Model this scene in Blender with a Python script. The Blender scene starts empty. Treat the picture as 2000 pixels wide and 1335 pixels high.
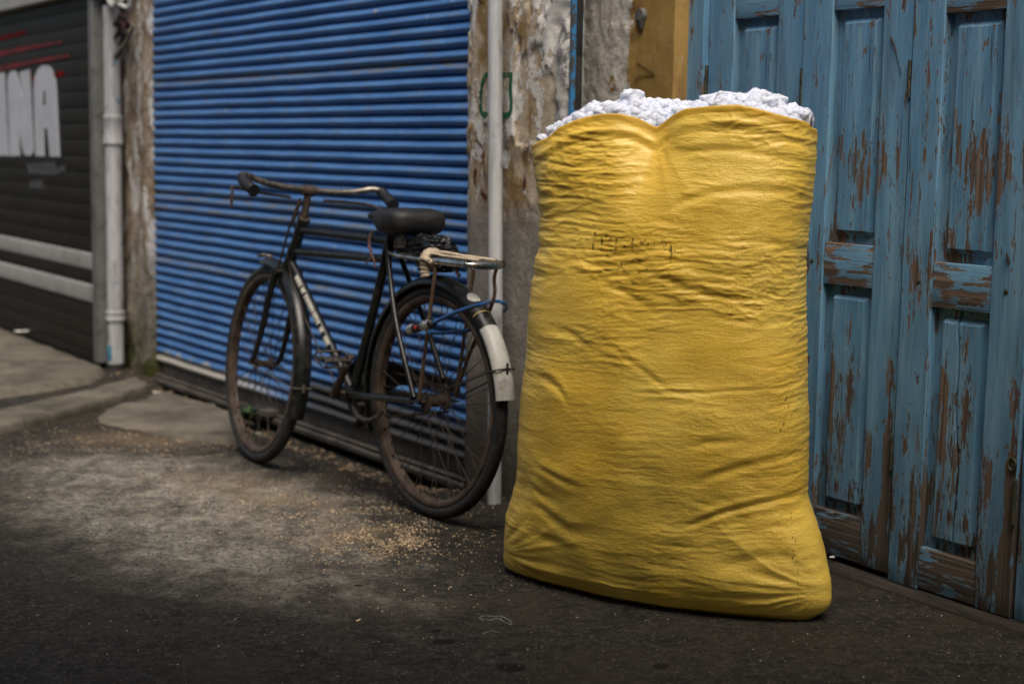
import bpy, bmesh, math, random
import numpy as np
from mathutils import Vector, Matrix
from mathutils.bvhtree import BVHTree
random.seed(7)
SC = bpy.context.scene
COL = SC.collection

# ------------------------------------------------------------------ camera
CZ = 1.1
FPX = 3000.0
PITCH = math.atan((667.5-290)/FPX)
ROLL = .0165
_r0 = np.array([1, 0, 0.]); _u0 = np.array([0, math.sin(PITCH), math.cos(PITCH)])
FW = np.array([0, math.cos(PITCH), -math.sin(PITCH)])
CU = _u0*math.cos(ROLL)-_r0*math.sin(ROLL)
CR = _r0*math.cos(ROLL)+_u0*math.sin(ROLL)
CAM = np.array([0, 0, CZ])
cd = bpy.data.cameras.new("camera")
cam = bpy.data.objects.new("camera", cd); COL.objects.link(cam)
M = Matrix.Identity(4)
for i in range(3):
    M[i][0] = CR[i]; M[i][1] = CU[i]; M[i][2] = -FW[i]; M[i][3] = CAM[i]
cam.matrix_world = M
cd.sensor_width = 36; cd.lens = 36*FPX/2000
cd.clip_start = .05; cd.clip_end = 500
cd.dof.use_dof = True; cd.dof.focus_distance = 3.62; cd.dof.aperture_fstop = 2.7
SC.camera = cam

# ------------------------------------------------------------------ sky, sun, exposure
SUN_EL, SUN_AZ = math.radians(60), math.radians(174)     # azimuth clockwise from +Y: the sun stands behind the viewer
w = bpy.data.worlds.new("World"); SC.world = w; w.use_nodes = True
wn = w.node_tree; bg = wn.nodes["Background"]
sky = wn.nodes.new("ShaderNodeTexSky"); sky.sky_type = 'NISHITA'; sky.sun_disc = False
sky.sun_elevation = SUN_EL; sky.sun_rotation = SUN_AZ; sky.dust_density = 4; sky.air_density = 1.2
wn.links.new(sky.outputs[0], bg.inputs[0]); bg.inputs[1].default_value = .11
sl = bpy.data.lights.new("sun", 'SUN'); sl.energy = 2.4; sl.angle = math.radians(38); sl.color = (1, .93, .82)
so = bpy.data.objects.new("sun", sl); COL.objects.link(so)
sd = Vector((math.sin(SUN_AZ)*math.cos(SUN_EL), math.cos(SUN_AZ)*math.cos(SUN_EL), math.sin(SUN_EL)))
so.rotation_euler = sd.to_track_quat('Z', 'Y').to_euler(); so.location = sd*20
vs = SC.view_settings; vs.view_transform = 'Standard'; vs.look = 'None'; vs.gamma = 1; vs.use_curve_mapping = False
vs.exposure = 0.3

# ------------------------------------------------------------------ pixel -> place helpers (2000 x 1335 photo pixels)
def ray(x, y): return FW+CR*(x-1000)/FPX-CU*(y-667.5)/FPX
def at_z(x, y, z=0.):
    d = ray(x, y); return CAM+d*(z-CZ)/d[2]
class Frame:
    """a vertical plane: x along the wall towards the viewer's right, y into the wall, z up"""
    def __init__(s, a, b, at_b=False):
        d = np.array(b)-a; d[2] = 0; s.L = float(np.linalg.norm(d)); s.u = d/s.L
        s.n = np.array([-s.u[1], s.u[0], 0]); s.o = np.array(b if at_b else a, float); s.o[2] = 0
        s.ang = math.atan2(s.u[1], s.u[0])
    def px(s, x, y, dep=0.):
        d = ray(x, y); t = (dep-(CAM-s.o)@s.n)/(d@s.n); P = CAM+d*t-s.o
        return float(P@s.u), float(P[2])
    def w(s, x, y, z): return s.o+s.u*x+s.n*y+np.array([0, 0, z])
FB = Frame(at_z(310, 740, -.028), at_z(893, 943, -.028))           # blue shutter
FD = Frame(at_z(1734, 1122, .03), at_z(1975, 1199, .03))       # doors
FL = Frame(at_z(0, 648, -.015), at_z(194, 723, -.015))             # dark shutter

# ------------------------------------------------------------------ noise (numpy gradient noise)
_rs = np.random.RandomState(3)
_perm = np.concatenate([_rs.permutation(256)]*3)
_grad = _rs.normal(size=(256, 3)); _grad /= np.linalg.norm(_grad, axis=1)[:, None]
def gn(x, y, z=0.):
    x, y, z = np.broadcast_arrays(np.asarray(x, float), np.asarray(y, float), np.asarray(z, float))
    xi, yi, zi = np.floor(x).astype(int), np.floor(y).astype(int), np.floor(z).astype(int)
    xf, yf, zf = x-xi, y-yi, z-zi
    f = lambda t: t*t*t*(t*(t*6-15)+10)
    u, v, q = f(xf), f(yf), f(zf)
    r = 0
    for i in (0, 1):
        for j in (0, 1):
            for k in (0, 1):
                h = _perm[_perm[_perm[(xi+i) & 255]+((yi+j) & 255)]+((zi+k) & 255)]
                g = _grad[h]
                dd = g[..., 0]*(xf-i)+g[..., 1]*(yf-j)+g[..., 2]*(zf-k)
                r = r+dd*(u if i else 1-u)*(v if j else 1-v)*(q if k else 1-q)
    return r*1.6
def fbm(x, y, z=0., o=4):
    r = 0; a = 1.; s = 1.
    for i in range(o):
        r = r+a*gn(np.asarray(x)*s+17*i, np.asarray(y)*s+5*i, np.asarray(z)*s); a *= .5; s *= 2.03
    return r
def ridge(x, y, z=0.): return 1-2*np.minimum(1, np.abs(gn(x, y, z))*1.6)
def sst(a, b, x):
    t = np.clip((np.asarray(x, float)-a)/(b-a), 0, 1); return t*t*(3-2*t)

# ------------------------------------------------------------------ mesh helpers
class MB:
    def __init__(s): s.v = []; s.f = []; s.m = []
    def add(s, v, f, m=0):
        b = len(s.v); s.v += [tuple(map(float, p)) for p in v]
        s.f += [tuple(b+i for i in q) for q in f]; s.m += [m]*len(f); return s
    def box(s, x0, x1, y0, y1, z0, z1, m=0):
        v = [(x, y, z) for z in (z0, z1) for y in (y0, y1) for x in (x0, x1)]
        return s.add(v, [(0, 2, 3, 1), (4, 5, 7, 6), (0, 1, 5, 4), (2, 6, 7, 3), (0, 4, 6, 2), (1, 3, 7, 5)], m)
    def tube(s, pts, r, n=10, closed=False, caps=True, m=0, flat=None):
        P = [Vector(p) for p in pts]; N = len(P)
        R = r if hasattr(r, '__len__') else [r]*N
        T = []
        for i in range(N):
            if closed: t = P[(i+1) % N]-P[i-1]
            else: t = P[min(i+1, N-1)]-P[max(i-1, 0)]
            T.append(t.normalized())
        a = Vector((0, 0, 1)) if abs(T[0].z) < .9 else Vector((1, 0, 0))
        X = T[0].cross(a).normalized(); v = []
        for i in range(N):
            X = (X-T[i]*X.dot(T[i])).normalized(); Y = T[i].cross(X)
            for k in range(n):
                th = 2*math.pi*k/n
                sx, sy = (1, 1) if flat is None else flat
                v.append(P[i]+X*(R[i]*math.cos(th)*sx)+Y*(R[i]*math.sin(th)*sy))
        f = []
        for i in range(N if closed else N-1):
            j = (i+1) % N
            for k in range(n):
                l = (k+1) % n; f.append((i*n+k, i*n+l, j*n+l, j*n+k))
        if caps and not closed:
            f.append(tuple(range(n-1, -1, -1))); f.append(tuple((N-1)*n+k for k in range(n)))
        return s.add(v, f, m)
    def sweep(s, cen, prof, a0, a1, n, m=0, closed=False):
        """prof: (radius, y) pairs swept round the y axis through cen, in the xz plane"""
        k = len(prof); v = []
        for i in range(n if closed else n+1):
            a = a0+(a1-a0)*i/n
            for r, y in prof: v.append((cen[0]+r*math.cos(a), cen[1]+y, cen[2]+r*math.sin(a)))
        f = []
        for i in range(n):
            j = (i+1) % n if closed else i+1
            for q in range(k-1): f.append((i*k+q, i*k+q+1, j*k+q+1, j*k+q))
        return s.add(v, f, m)
    def grid(s, P, m=0, wrap=False):
        P = np.asarray(P); a, b = P.shape[:2]; v = P.reshape(-1, 3); f = []
        for i in range(a-1):
            for j in range(b if wrap else b-1):
                l = (j+1) % b; f.append((i*b+j, i*b+l, (i+1)*b+l, (i+1)*b+j))
        return s.add(v, f, m)
    def build(s, name, mats, parent=None, smooth=True, sharp=40, bevel=0, seg=2, recalc=True):
        me = bpy.data.meshes.new(name); me.from_pydata(s.v, [], s.f)
        for q in (mats if isinstance(mats, (list, tuple)) else [mats]): me.materials.append(q)
        me.polygons.foreach_set('material_index', s.m)
        if recalc:
            bm = bmesh.new(); bm.from_mesh(me); bmesh.ops.recalc_face_normals(bm, faces=bm.faces); bm.to_mesh(me); bm.free()
        if smooth:
            me.polygons.foreach_set('use_smooth', [True]*len(me.polygons)); me.set_sharp_from_angle(angle=math.radians(sharp))
        o = bpy.data.objects.new(name, me); COL.objects.link(o)
        if parent: o.parent = parent
        if bevel:
            b = o.modifiers.new('bevel', 'BEVEL'); b.width = bevel; b.segments = seg; b.limit_method = 'ANGLE'; b.angle_limit = math.radians(50)
            b.harden_normals = False
        return o
def tag(o, label=None, cat=None, group=None, kind=None):
    if label: o['label'] = label
    if cat: o['category'] = cat
    if group: o['group'] = group
    if kind: o['kind'] = kind
    return o
def empty(name, loc, rz=0.):
    o = bpy.data.objects.new(name, None); COL.objects.link(o); o.location = loc; o.rotation_euler = (0, 0, rz); o.empty_display_size = .1
    return o
def in_frame(o, F): o.location = F.o; o.rotation_euler = (0, 0, F.ang); return o
def spline(pts, n=8):
    P = np.array(pts, float); Q = []
    E = np.vstack([2*P[0]-P[1], P, 2*P[-1]-P[-2]])
    for i in range(1, len(E)-2):
        for k in range(n):
            t = k/n
            Q.append(.5*((2*E[i])+(-E[i-1]+E[i+1])*t+(2*E[i-1]-5*E[i]+4*E[i+1]-E[i+2])*t*t+(-E[i-1]+3*E[i]-3*E[i+1]+E[i+2])*t**3))
    Q.append(P[-1]); return np.array(Q)

# ------------------------------------------------------------------ material helpers
class NT:
    def __init__(s, name):
        s.mat = bpy.data.materials.new(name); s.mat.use_nodes = True; s.t = s.mat.node_tree; s.t.nodes.clear()
        s.out = s.n('ShaderNodeOutputMaterial')
    def n(s, typ, ins=None, **kw):
        q = s.t.nodes.new(typ)
        for k, v in kw.items(): setattr(q, k, v)
        for k, v in (ins or {}).items(): s.set(q.inputs[k], v)
        return q
    def set(s, sock, v):
        if isinstance(v, bpy.types.NodeSocket): s.t.links.new(v, sock)
        else:
            if sock.type == 'RGBA' and not hasattr(v, '__len__'): v = (v, v, v, 1)
            elif sock.type == 'RGBA' and len(v) == 3: v = (*v, 1)
            sock.default_value = v
    def m(s, op, a, b=0., c=None, clamp=False):
        q = s.n('ShaderNodeMath', {0: a, 1: b}, operation=op, use_clamp=clamp)
        if c is not None: s.set(q.inputs[2], c)
        return q.outputs[0]
    def co(s, scale=(1, 1, 1), loc=(0, 0, 0), kind='Object'):
        tc = s.n('ShaderNodeTexCoord')
        return s.n('ShaderNodeMapping', {'Vector': tc.outputs[kind], 'Scale': scale, 'Location': loc}).outputs[0]
    def xyz(s):
        tc = s.n('ShaderNodeTexCoord'); q = s.n('ShaderNodeSeparateXYZ', {0: tc.outputs['Object']}); return q.outputs
    def noise(s, vec, scale=5., detail=4., rough=.55, dist=0.):
        return s.n('ShaderNodeTexNoise', {'Vector': vec, 'Scale': scale, 'Detail': detail, 'Roughness': rough, 'Distortion': dist}).outputs[0]
    def vor(s, vec, scale, out='Distance', feature='F1'):
        return s.n('ShaderNodeTexVoronoi', {'Vector': vec, 'Scale': scale}, feature=feature).outputs[out]
    def ss(s, x, a, b):
        return s.n('ShaderNodeMapRange', {'Value': x, 'From Min': a, 'From Max': b}, interpolation_type='SMOOTHSTEP').outputs[0]
    def mix(s, f, a, b, mode='MIX'):
        q = s.n('ShaderNodeMix', data_type='RGBA', blend_type=mode); s.set(q.inputs[0], f); s.set(q.inputs[6], a); s.set(q.inputs[7], b); return q.outputs[2]
    def bump(s, h, strength=.5, dist=.01, prev=None):
        d = {'Height': h, 'Strength': strength, 'Distance': dist}
        if prev is not None: d['Normal'] = prev
        return s.n('ShaderNodeBump', d).outputs[0]
    def done(s, color, rough=.6, metal=0., normal=None, spec=.5, **kw):
        d = {'Base Color': color, 'Roughness': rough, 'Metallic': metal, 'Specular IOR Level': spec}
        if normal is not None: d['Normal'] = normal
        d.update({k.replace('_', ' '): v for k, v in kw.items()})
        b = s.n('ShaderNodeBsdfPrincipled', d); s.t.links.new(b.outputs[0], s.out.inputs[0]); s.bsdf = b
        return s.mat

MAT = {}
def simple(name, col, rough=.6, metal=0., var=.25, scale=12, dirt=None, bump=.1, spec=.5):
    t = NT(name); v = t.co()
    n1 = t.noise(v, scale, 5); n2 = t.noise(v, scale*7, 3)
    c = t.mix(t.ss(n1, .3, .7), tuple(x*(1-var) for x in col), tuple(min(1, x*(1+var)) for x in col))
    if dirt: c = t.mix(t.m('MULTIPLY', t.ss(t.noise(v, scale*1.7, 6, .65), .5, .68), .9), c, dirt)
    rg = t.m('ADD', t.m('MULTIPLY', n2, .25), rough-.12)
    MAT[name] = t.done(c, rg, metal, t.bump(n2, bump, .004), spec)
    return MAT[name]
simple('black_paint', (.007, .009, .0085), .34, dirt=(.04, .03, .022), scale=25)
simple('rusty_steel', (.055, .037, .027), .75, .2, .5, 30, dirt=(.03, .022, .018), bump=.5)
simple('brown_rim', (.085, .058, .042), .6, .3, .4, 20, dirt=(.05, .035, .028), bump=.3)
simple('tyre_rubber', (.018, .017, .016), .75, 0, .4, 30, dirt=(.05, .045, .038), bump=.3)
simple('black_vinyl', (.010, .0097, .0094), .55, 0, .3, 60, bump=.25)
simple('chrome', (.55, .54, .5), .22, 1., .2, 20, dirt=(.25, .17, .1))
simple('dull_metal', (.22, .2, .17), .45, .8, .4, 40, dirt=(.09, .055, .035), bump=.3)
simple('white_enamel', (.56, .55, .5), .4, 0, .1, 10, dirt=(.27, .23, .17))
simple('blue_cable', (.018, .085, .25), .35, 0, .15, 30)
simple('beige_cloth', (.46, .37, .27), .9, 0, .2, 60, bump=.6)
simple('lock_black', (.012, .012, .012), .4)
simple('lock_red', (.5, .03, .03), .4)
simple('decal', (.45, .42, .36), .6, 0, .4, 120)
simple('gold_line', (.45, .33, .08), .5)
simple('white_letter', (.52, .52, .55), .55, 0, .08, 6)
simple('red_paint', (.13, .004, .004), .7, 0, .5, 9)
simple('white_slat', (.35, .335, .31), .5, 0, .1, 7, dirt=(.25, .23, .2))
simple('paper', (.6, .58, .53), .8, 0, .2, 30)
simple('leaf_brown', (.2, .13, .07), .8, 0, .4, 40)
simple('weed_green', (.025, .06, .012), .6, 0, .4, 40)
simple('thread', (.34, .34, .34), .8)
simple('dark_iron', (.03, .028, .027), .55, .3, .4, 14, dirt=(.07, .05, .04), bump=.4)
simple('dark_grit', (.03, .027, .023), .9, 0, .5, 30)
simple('pebble', (.11, .096, .076), .85, 0, .5, 30)
simple('husk', (.36, .255, .15), .8, 0, .35, 60)
simple('husk_light', (.5, .38, .24), .8, 0, .35, 60)
simple('dark_rag', (.025, .014, .014), .9, 0, .6, 30, dirt=(.12, .02, .025))
simple('opposite_render', (.2, .17, .14), .9, 0, .2, 3)
simple('sheet_metal', (.1, .1, .1), .6, .5, .3, 4)
simple('gap_dark', (.012, .012, .013), .9)  # near-black: scratch marks, and shade put into the walls behind gaps

def mat_bag():
    t = NT('black_plastic'); v = t.co()
    n = t.noise(v, 30, 3, .5, 1.5)
    MAT['black_plastic'] = t.done((.008, .008, .009), .2, 0, t.bump(n, .6, .02), .6)
mat_bag()

def mat_sack():
    t = NT('yellow_woven_plastic'); v = t.co()
    n1 = t.noise(v, 3.5, 5, .6); n2 = t.noise(v, 40, 4, .6)
    c = t.mix(t.ss(n1, .3, .7), (.83, .515, .06), (.93, .64, .11))
    # worn whitish scuffs and a little grime
    vs_ = t.co((6, 6, 34))
    sc = t.ss(t.noise(vs_, 3, 5, .7), .62, .8)
    c = t.mix(t.m('MULTIPLY', sc, .35), c, (.7, .56, .2))
    gr = t.ss(t.noise(t.co((1, 1, 1), (3, 1, 0)), 7, 6, .7), .58, .78)
    c = t.mix(t.m('MULTIPLY', gr, .25), c, (.3, .19, .03))
    # woven tapes: two crossing waves
    wv = t.m('MULTIPLY', t.noise(t.co((260, 260, 60)), 1, 2), t.noise(t.co((60, 60, 420)), 1, 2))
    cr = t.noise(t.co((34, 34, 95)), 1, 5, .7, .5)
    cr2 = t.noise(t.co((16, 16, 190), (3, 0, 0)), 1, 4, .7, .6)
    h = t.m('ADD', t.m('ADD', t.m('MULTIPLY', wv, .5), t.m('MULTIPLY', cr, .9)), t.m('MULTIPLY', cr2, .25))
    b = t.bump(h, .5, .005)
    rg = t.m('ADD', .25, t.m('MULTIPLY', n2, .24))
    MAT['sack'] = t.done(c, rg, 0, b, .6, Coat_Weight=.06, Coat_Roughness=.32, Subsurface_Weight=.12, Subsurface_Radius=(.03, .018, .004), Subsurface_Scale=.6)
mat_sack()
simple('sack_inner', (.62, .36, .035), .5, 0, .12, 8)

def mat_cotton():
    t = NT('white_cotton'); v = t.co()
    n = t.noise(v, 60, 5, .7)
    c = t.mix(n, (.68, .72, .86), (.78, .81, .93))
    MAT['cotton'] = t.done(c, .95, 0, t.bump(n, .15, .004), .1, Subsurface_Weight=.6, Subsurface_Radius=(.03, .03, .03), Subsurface_Scale=.5)
mat_cotton()

def mat_ink():
    t = NT('faded_ink'); v = t.co()
    n = t.ss(t.noise(v, 70, 3, .7), .4, .62)
    d = t.n('ShaderNodeBsdfDiffuse', {'Color': (.055, .052, .03, 1)}); tr = t.n('ShaderNodeBsdfTransparent')
    mx = t.n('ShaderNodeMixShader', {0: t.m('MULTIPLY', n, .72), 1: tr.outputs[0], 2: d.outputs[0]})
    t.t.links.new(mx.outputs[0], t.out.inputs[0]); MAT['ink'] = t.mat
mat_ink()

def mat_faded(name, col, lo=.42, hi=.58, k=.9):
    t = NT(name); v = t.co()
    n = t.ss(t.noise(v, 28, 5, .7), lo, hi)
    d = t.n('ShaderNodeBsdfDiffuse', {'Color': (*col, 1)}); tr = t.n('ShaderNodeBsdfTransparent')
    mx = t.n('ShaderNodeMixShader', {0: t.m('MULTIPLY', n, k), 1: tr.outputs[0], 2: d.outputs[0]})
    t.t.links.new(mx.outputs[0], t.out.inputs[0]); MAT[name] = t.mat
mat_faded('green_mark', (.02, .12, .06), .3, .45)
mat_faded('red_mark', (.11, .03, .022), .4, .6, .75)
mat_faded('white_smear', (.3, .3, .31), -.2, .8, .3)
mat_faded('red_smear', (.3, .012, .012), .35, .6, .8)

def mat_door(name, horiz=False, bias=0.):
    t = NT(name)
    X = t.xyz(); z = X[2]
    def st(a, b, loc=(0, 0, 0)): return t.co((b, b, a), loc) if horiz is False else t.co((a, b, b), loc)
    lowz = t.ss(z, .6, .0)                                   # feet of the doors have lost most of their paint
    lf = t.noise(t.co((2.2, 2.2, 1.1)), 2.2, 3, .6)
    g1 = t.noise(st(3.4, 23), 1, 5, .72, .25)                   # long flakes along the grain
    g2 = t.noise(st(9, 60, (4, 2, 9)), 1, 5, .75, .3)
    s_ = t.m('ADD', t.m('MULTIPLY', g1, .62), t.m('MULTIPLY', g2, .36))
    s_ = t.m('ADD', s_, t.m('MULTIPLY', lf, .34))
    s_ = t.m('ADD', s_, t.m('MULTIPLY', lowz, .042))
    s_ = t.m('ADD', s_, bias)
    worn = t.ss(s_, .724, .737)
    chips = t.m('MULTIPLY', t.ss(t.noise(st(16, 55, (7, 3, 2)), 1, 4, .65, .4), .625, .645), t.ss(lf, .36, .52))
    worn = t.m('MAXIMUM', worn, chips)
    edge = t.m('SUBTRACT', t.ss(s_, .704, .722), worn)
    gr = t.noise(st(1.2, 110), 1, 4, .7, .4)
    fine = t.noise(st(6, 300), 1, 3, .6)
    wood = t.mix(t.ss(gr, .35, .68), (.085, .058, .043), (.225, .148, .102))
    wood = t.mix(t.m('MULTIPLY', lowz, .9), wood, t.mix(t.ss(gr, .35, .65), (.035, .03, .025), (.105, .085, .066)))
    pn = t.noise(st(1.6, 14, (2, 7, 1)), 1, 4, .6)
    paint = t.mix(t.ss(pn, .3, .7), (.075, .20, .335), (.17, .35, .51))
    paint = t.mix(t.ss(t.noise(t.co((3, 3, 2), (5, 5, 5)), 2, 3), .5, .72), paint, (.10, .235, .36))
    paint = t.mix(t.m('MULTIPLY', t.ss(fine, .5, .7), .5), paint, (.30, .43, .49))
    paint = t.mix(t.m('MULTIPLY', t.ss(t.noise(st(1.2, 18, (9, 2, 4)), 1, 5, .7), .52, .7), .45), paint, (.30, .44, .50))
    grim = t.m('MULTIPLY', t.ss(t.noise(st(1.1, 9, (6, 6, 3)), 1, 6, .7, .5), .5, .72), .55)
    paint = t.mix(grim, paint, (.075, .11, .14))
    crk = t.m('MULTIPLY', t.ss(t.noise(st(4, 150, (1, 1, 4)), 1, 3, .7),   .60, .70), .8)
    paint = t.mix(crk, paint, (.05, .045, .04))
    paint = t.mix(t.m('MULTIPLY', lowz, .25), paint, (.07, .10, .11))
    c = t.mix(worn, paint, wood)
    c = t.mix(t.m('MULTIPLY', edge, .3), c, (.3, .36, .36))
    h = t.m('ADD', t.m('MULTIPLY', worn, -.8), t.m('ADD', t.m('MULTIPLY', gr, t.m('ADD', .25, t.m('MULTIPLY', worn, .5))), t.m('MULTIPLY', fine, .2)))
    rg = t.m('ADD', .5, t.m('MULTIPLY', worn, .3))
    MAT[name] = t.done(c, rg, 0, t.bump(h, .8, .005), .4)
mat_door('door_paint'); mat_door('door_paint_worn', bias=.022); mat_door('rail_paint', True, .06); mat_door('rail_bare', True, .055)

def mat_shutter():
    t = NT('blue_slats'); X = t.xyz(); v = t.co((1, 1, 1))
    n = t.noise(t.co((1.5, 1.5, 5)), 2, 5, .65)
    c = t.mix(t.ss(n, .3, .7), (.055, .17, .42), (.10, .248, .54))
    c = t.mix(t.m('MULTIPLY', t.ss(t.noise(t.co((1.2, 1, 26)), 1.3, 4, .6), .56, .7), .5), c, (.15, .23, .38))
    dust = t.ss(t.noise(t.co((3, 1, 9), (2, 2, 8)), 3, 6, .7), .5, .68)
    c = t.mix(t.m('MULTIPLY', dust, .5), c, (.17, .18, .2))
    for zz, wd in ((1.375, .02), (.865, .03), (.80, .018), (.55, .02)):
        bd = t.m('MULTIPLY', t.ss(t.m('ABSOLUTE', t.m('SUBTRACT', X[2], zz)), wd, wd*.5), t.ss(t.noise(t.co((2.2, 1, 40), (zz*9, 0, 0)), 2.2, 5, .7), .45, .56))
        c = t.mix(t.m('MULTIPLY', bd, .85), c, (.19, .19, .185))
    run = t.m('MULTIPLY', t.ss(t.noise(t.co((14, 1, .5), (1, 1, 1)), 2, 4, .6), .58, .72), .35)
    c = t.mix(run, c, (.05, .09, .19))
    ch = t.ss(t.noise(v, 26, 3, .55), .70, .73)
    c = t.mix(ch, c, (.38, .37, .36))
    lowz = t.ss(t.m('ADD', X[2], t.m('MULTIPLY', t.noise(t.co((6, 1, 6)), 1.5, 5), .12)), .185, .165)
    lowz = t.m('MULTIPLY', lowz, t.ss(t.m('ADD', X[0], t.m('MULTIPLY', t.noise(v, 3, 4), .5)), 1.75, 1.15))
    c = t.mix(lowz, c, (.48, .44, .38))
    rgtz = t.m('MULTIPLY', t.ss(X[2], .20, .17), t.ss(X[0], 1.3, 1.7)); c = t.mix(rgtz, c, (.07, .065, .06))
    rg = t.m('ADD', .36, t.m('MULTIPLY', n, .2))
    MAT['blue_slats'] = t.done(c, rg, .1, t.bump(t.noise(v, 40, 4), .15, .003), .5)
mat_shutter()

def mat_dark_slats():
    t = NT('dark_slats'); v = t.co()
    n = t.noise(t.co((1, 1, 4)), 3, 5, .65)
    c = t.mix(t.ss(n, .3, .72), (.010, .0068, .0036), (.021, .0155, .009))
    c = t.mix(t.m('MULTIPLY', t.ss(t.noise(v, 4, 6, .7), .56, .75), .4), c, (.05, .045, .036))
    MAT['dark_slats'] = t.done(c, .55, 0., t.bump(n, .1, .003), .22)
mat_dark_slats()

def mat_plaster():
    t = NT('peeling_plaster'); X = t.xyz(); v = t.co()
    a = t.noise(t.co((1, 1, .7)), 9, 6, .68, .3); b = t.noise(t.co((1, 1, .55), (3, 4, 2)), 8, 6, .72, .4)
    c = t.mix(t.ss(a, .36, .62), (.33, .255, .17), (.52, .43, .32))
    c = t.mix(t.ss(t.noise(t.co((1, 1, .4), (8, 1, 3)), 14, 5, .7), .5, .62), c, (.25, .16, .07))
    low = t.ss(t.m('ADD', X[2], t.m('MULTIPLY', t.noise(v, 7, 5), .3)), 1.14, .98)   # smooth grey cement below
    grey = t.mix(t.noise(v, 8, 6, .7), (.17, .15, .128), (.29, .262, .23))
    c = t.mix(low, c, grey)
    PX1 = FB.px(1109, 100, -.045)[0]; rgt = t.ss(t.m('ADD', X[0], t.m('MULTIPLY', t.m('SUBTRACT', b, .5), .25)), PX1-.085, PX1-.075)                # bare mortar along the right edge
    c = t.mix(t.m('MULTIPLY', rgt, t.m('SUBTRACT', 1., low)), c, t.mix(b, (.2, .19, .175), (.48, .455, .43)))
    wh = t.m('MULTIPLY', t.ss(b, .51, .535), t.m('SUBTRACT', 1., t.m('MULTIPLY', low, .9)))
    c = t.mix(wh, c, (.66, .63, .59))
    sp = t.ss(t.noise(v, 45, 3, .6), .68, .72)
    c = t.mix(t.m('MULTIPLY', sp, .7), c, (.42, .39, .36))
    dk = t.ss(t.noise(v, 16, 6, .75), .6, .72)
    c = t.mix(t.m('MULTIPLY', dk, .45), c, (.13, .1, .075))
    foot_dark = t.ss(t.m('ADD', X[2], t.m('MULTIPLY', t.noise(v, 5, 5), .5)), .72, .3)     # darker towards the foot
    c = t.mix(t.m('MULTIPLY', foot_dark, .75), c, (.06, .045, .032))
    h = t.m('ADD', t.m('MULTIPLY', wh, .7), t.m('MULTIPLY', t.noise(v, 30, 6, .7), .8))
    MAT['plaster'] = t.done(c, .9, 0, t.bump(h, .7, .01), .2)
mat_plaster()

def mat_post():
    t = NT('weathered_post'); X = t.xyz(); v = t.co()
    a = t.noise(t.co((1, 1, .75)), 11, 6, .72, .3)
    c = t.mix(t.ss(a, .35, .62), (.17, .115, .07), (.36, .3, .23))
    c = t.mix(t.ss(t.noise(t.co((1, 1, .4), (4, 4, 4)), 12, 6, .7), .52, .56), c, (.55, .53, .5))
    c = t.mix(t.ss(t.noise(v, 22, 6, .7), .58, .7), c, (.06, .045, .03))
    low = t.ss(t.m('ADD', X[2], t.m('MULTIPLY', a, .5)), 1.0, .6)
    c = t.mix(t.m('MULTIPLY', low, .8), c, t.mix(t.ss(a, .35, .65), (.06, .055, .04), (.24, .21, .17)))
    moss = t.m('MULTIPLY', t.ss(t.m('ADD', X[2], t.m('MULTIPLY', a, .3)), .52, .2), t.ss(t.noise(v, 9, 5), .38, .55))
    c = t.mix(moss, c, (.05, .055, .012))
    MAT['post'] = t.done(c, .9, 0, t.bump(t.m('ADD', a, t.noise(v, 50, 4)), .7, .01), .2)
mat_post()

def mat_ochre():
    t = NT('ochre_plaster'); X = t.xyz(); v = t.co()
    a = t.noise(v, 6, 6, .7, .4); f = t.noise(v, 28, 5, .7)
    c = t.mix(t.ss(a, .3, .7), (.27, .16, .045), (.40, .25, .075))
    c = t.mix(t.m('MULTIPLY', t.ss(t.noise(t.co((4, 4, .5)), 6, 5), .55, .72), .5), c, (.38, .27, .13))
    c = t.mix(t.m('MULTIPLY', t.ss(t.noise(t.co((3, 3, .8), (2, 0, 5)), 7, 6, .75), .48, .7), .65), c, (.15, .09, .035)); c = t.mix(t.m('MULTIPLY', t.ss(f, .55, .68), .5), c, (.42, .33, .2))
    xs = t.m('ADD', X[0], t.m('MULTIPLY', t.m('SUBTRACT', a, .5), .16)); xs = t.m('ADD', xs, t.m('MULTIPLY', t.m('SUBTRACT', f, .5), .05))
    wh = t.ss(xs, .232, .224)
    c2 = t.mix(t.ss(f, .3, .65), (.40, .37, .335), (.66, .63, .58))
    c = t.mix(wh, c, c2)
    hole = t.m('MULTIPLY', wh, t.ss(t.noise(v, 11, 4, .6), .62, .65))
    c = t.mix(hole, c, (.3, .17, .05))
    c = t.mix(t.ss(f, .7, .73), c, (.1, .08, .05))
    h = t.m('ADD', t.m('MULTIPLY', wh, .8), t.m('MULTIPLY', f, t.m('ADD', .1, t.m('MULTIPLY', wh, .8))))
    MAT['ochre'] = t.done(c, .8, 0, t.bump(h, .6, .012), .3)
mat_ochre()

def mat_pipe():
    t = NT('white_pvc'); v = t.co()
    a = t.noise(t.co((6, 6, .6)), 5, 5, .7)
    c = t.mix(t.ss(a, .35, .65), (.36, .36, .36), (.52, .52, .53))
    c = t.mix(t.m('MULTIPLY', t.ss(t.noise(t.co((8, 8, 2), (3, 3, 3)), 4, 6, .75), .56, .66), .7), c, (.13, .125, .12))
    c = t.mix(t.m('MULTIPLY', t.ss(t.noise(v, 9, 3), .68, .7), .8), c, (.1, .22, .3))
    MAT['pvc'] = t.done(c, .5, 0, t.bump(a, .1, .003), .4)
mat_pipe()

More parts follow.
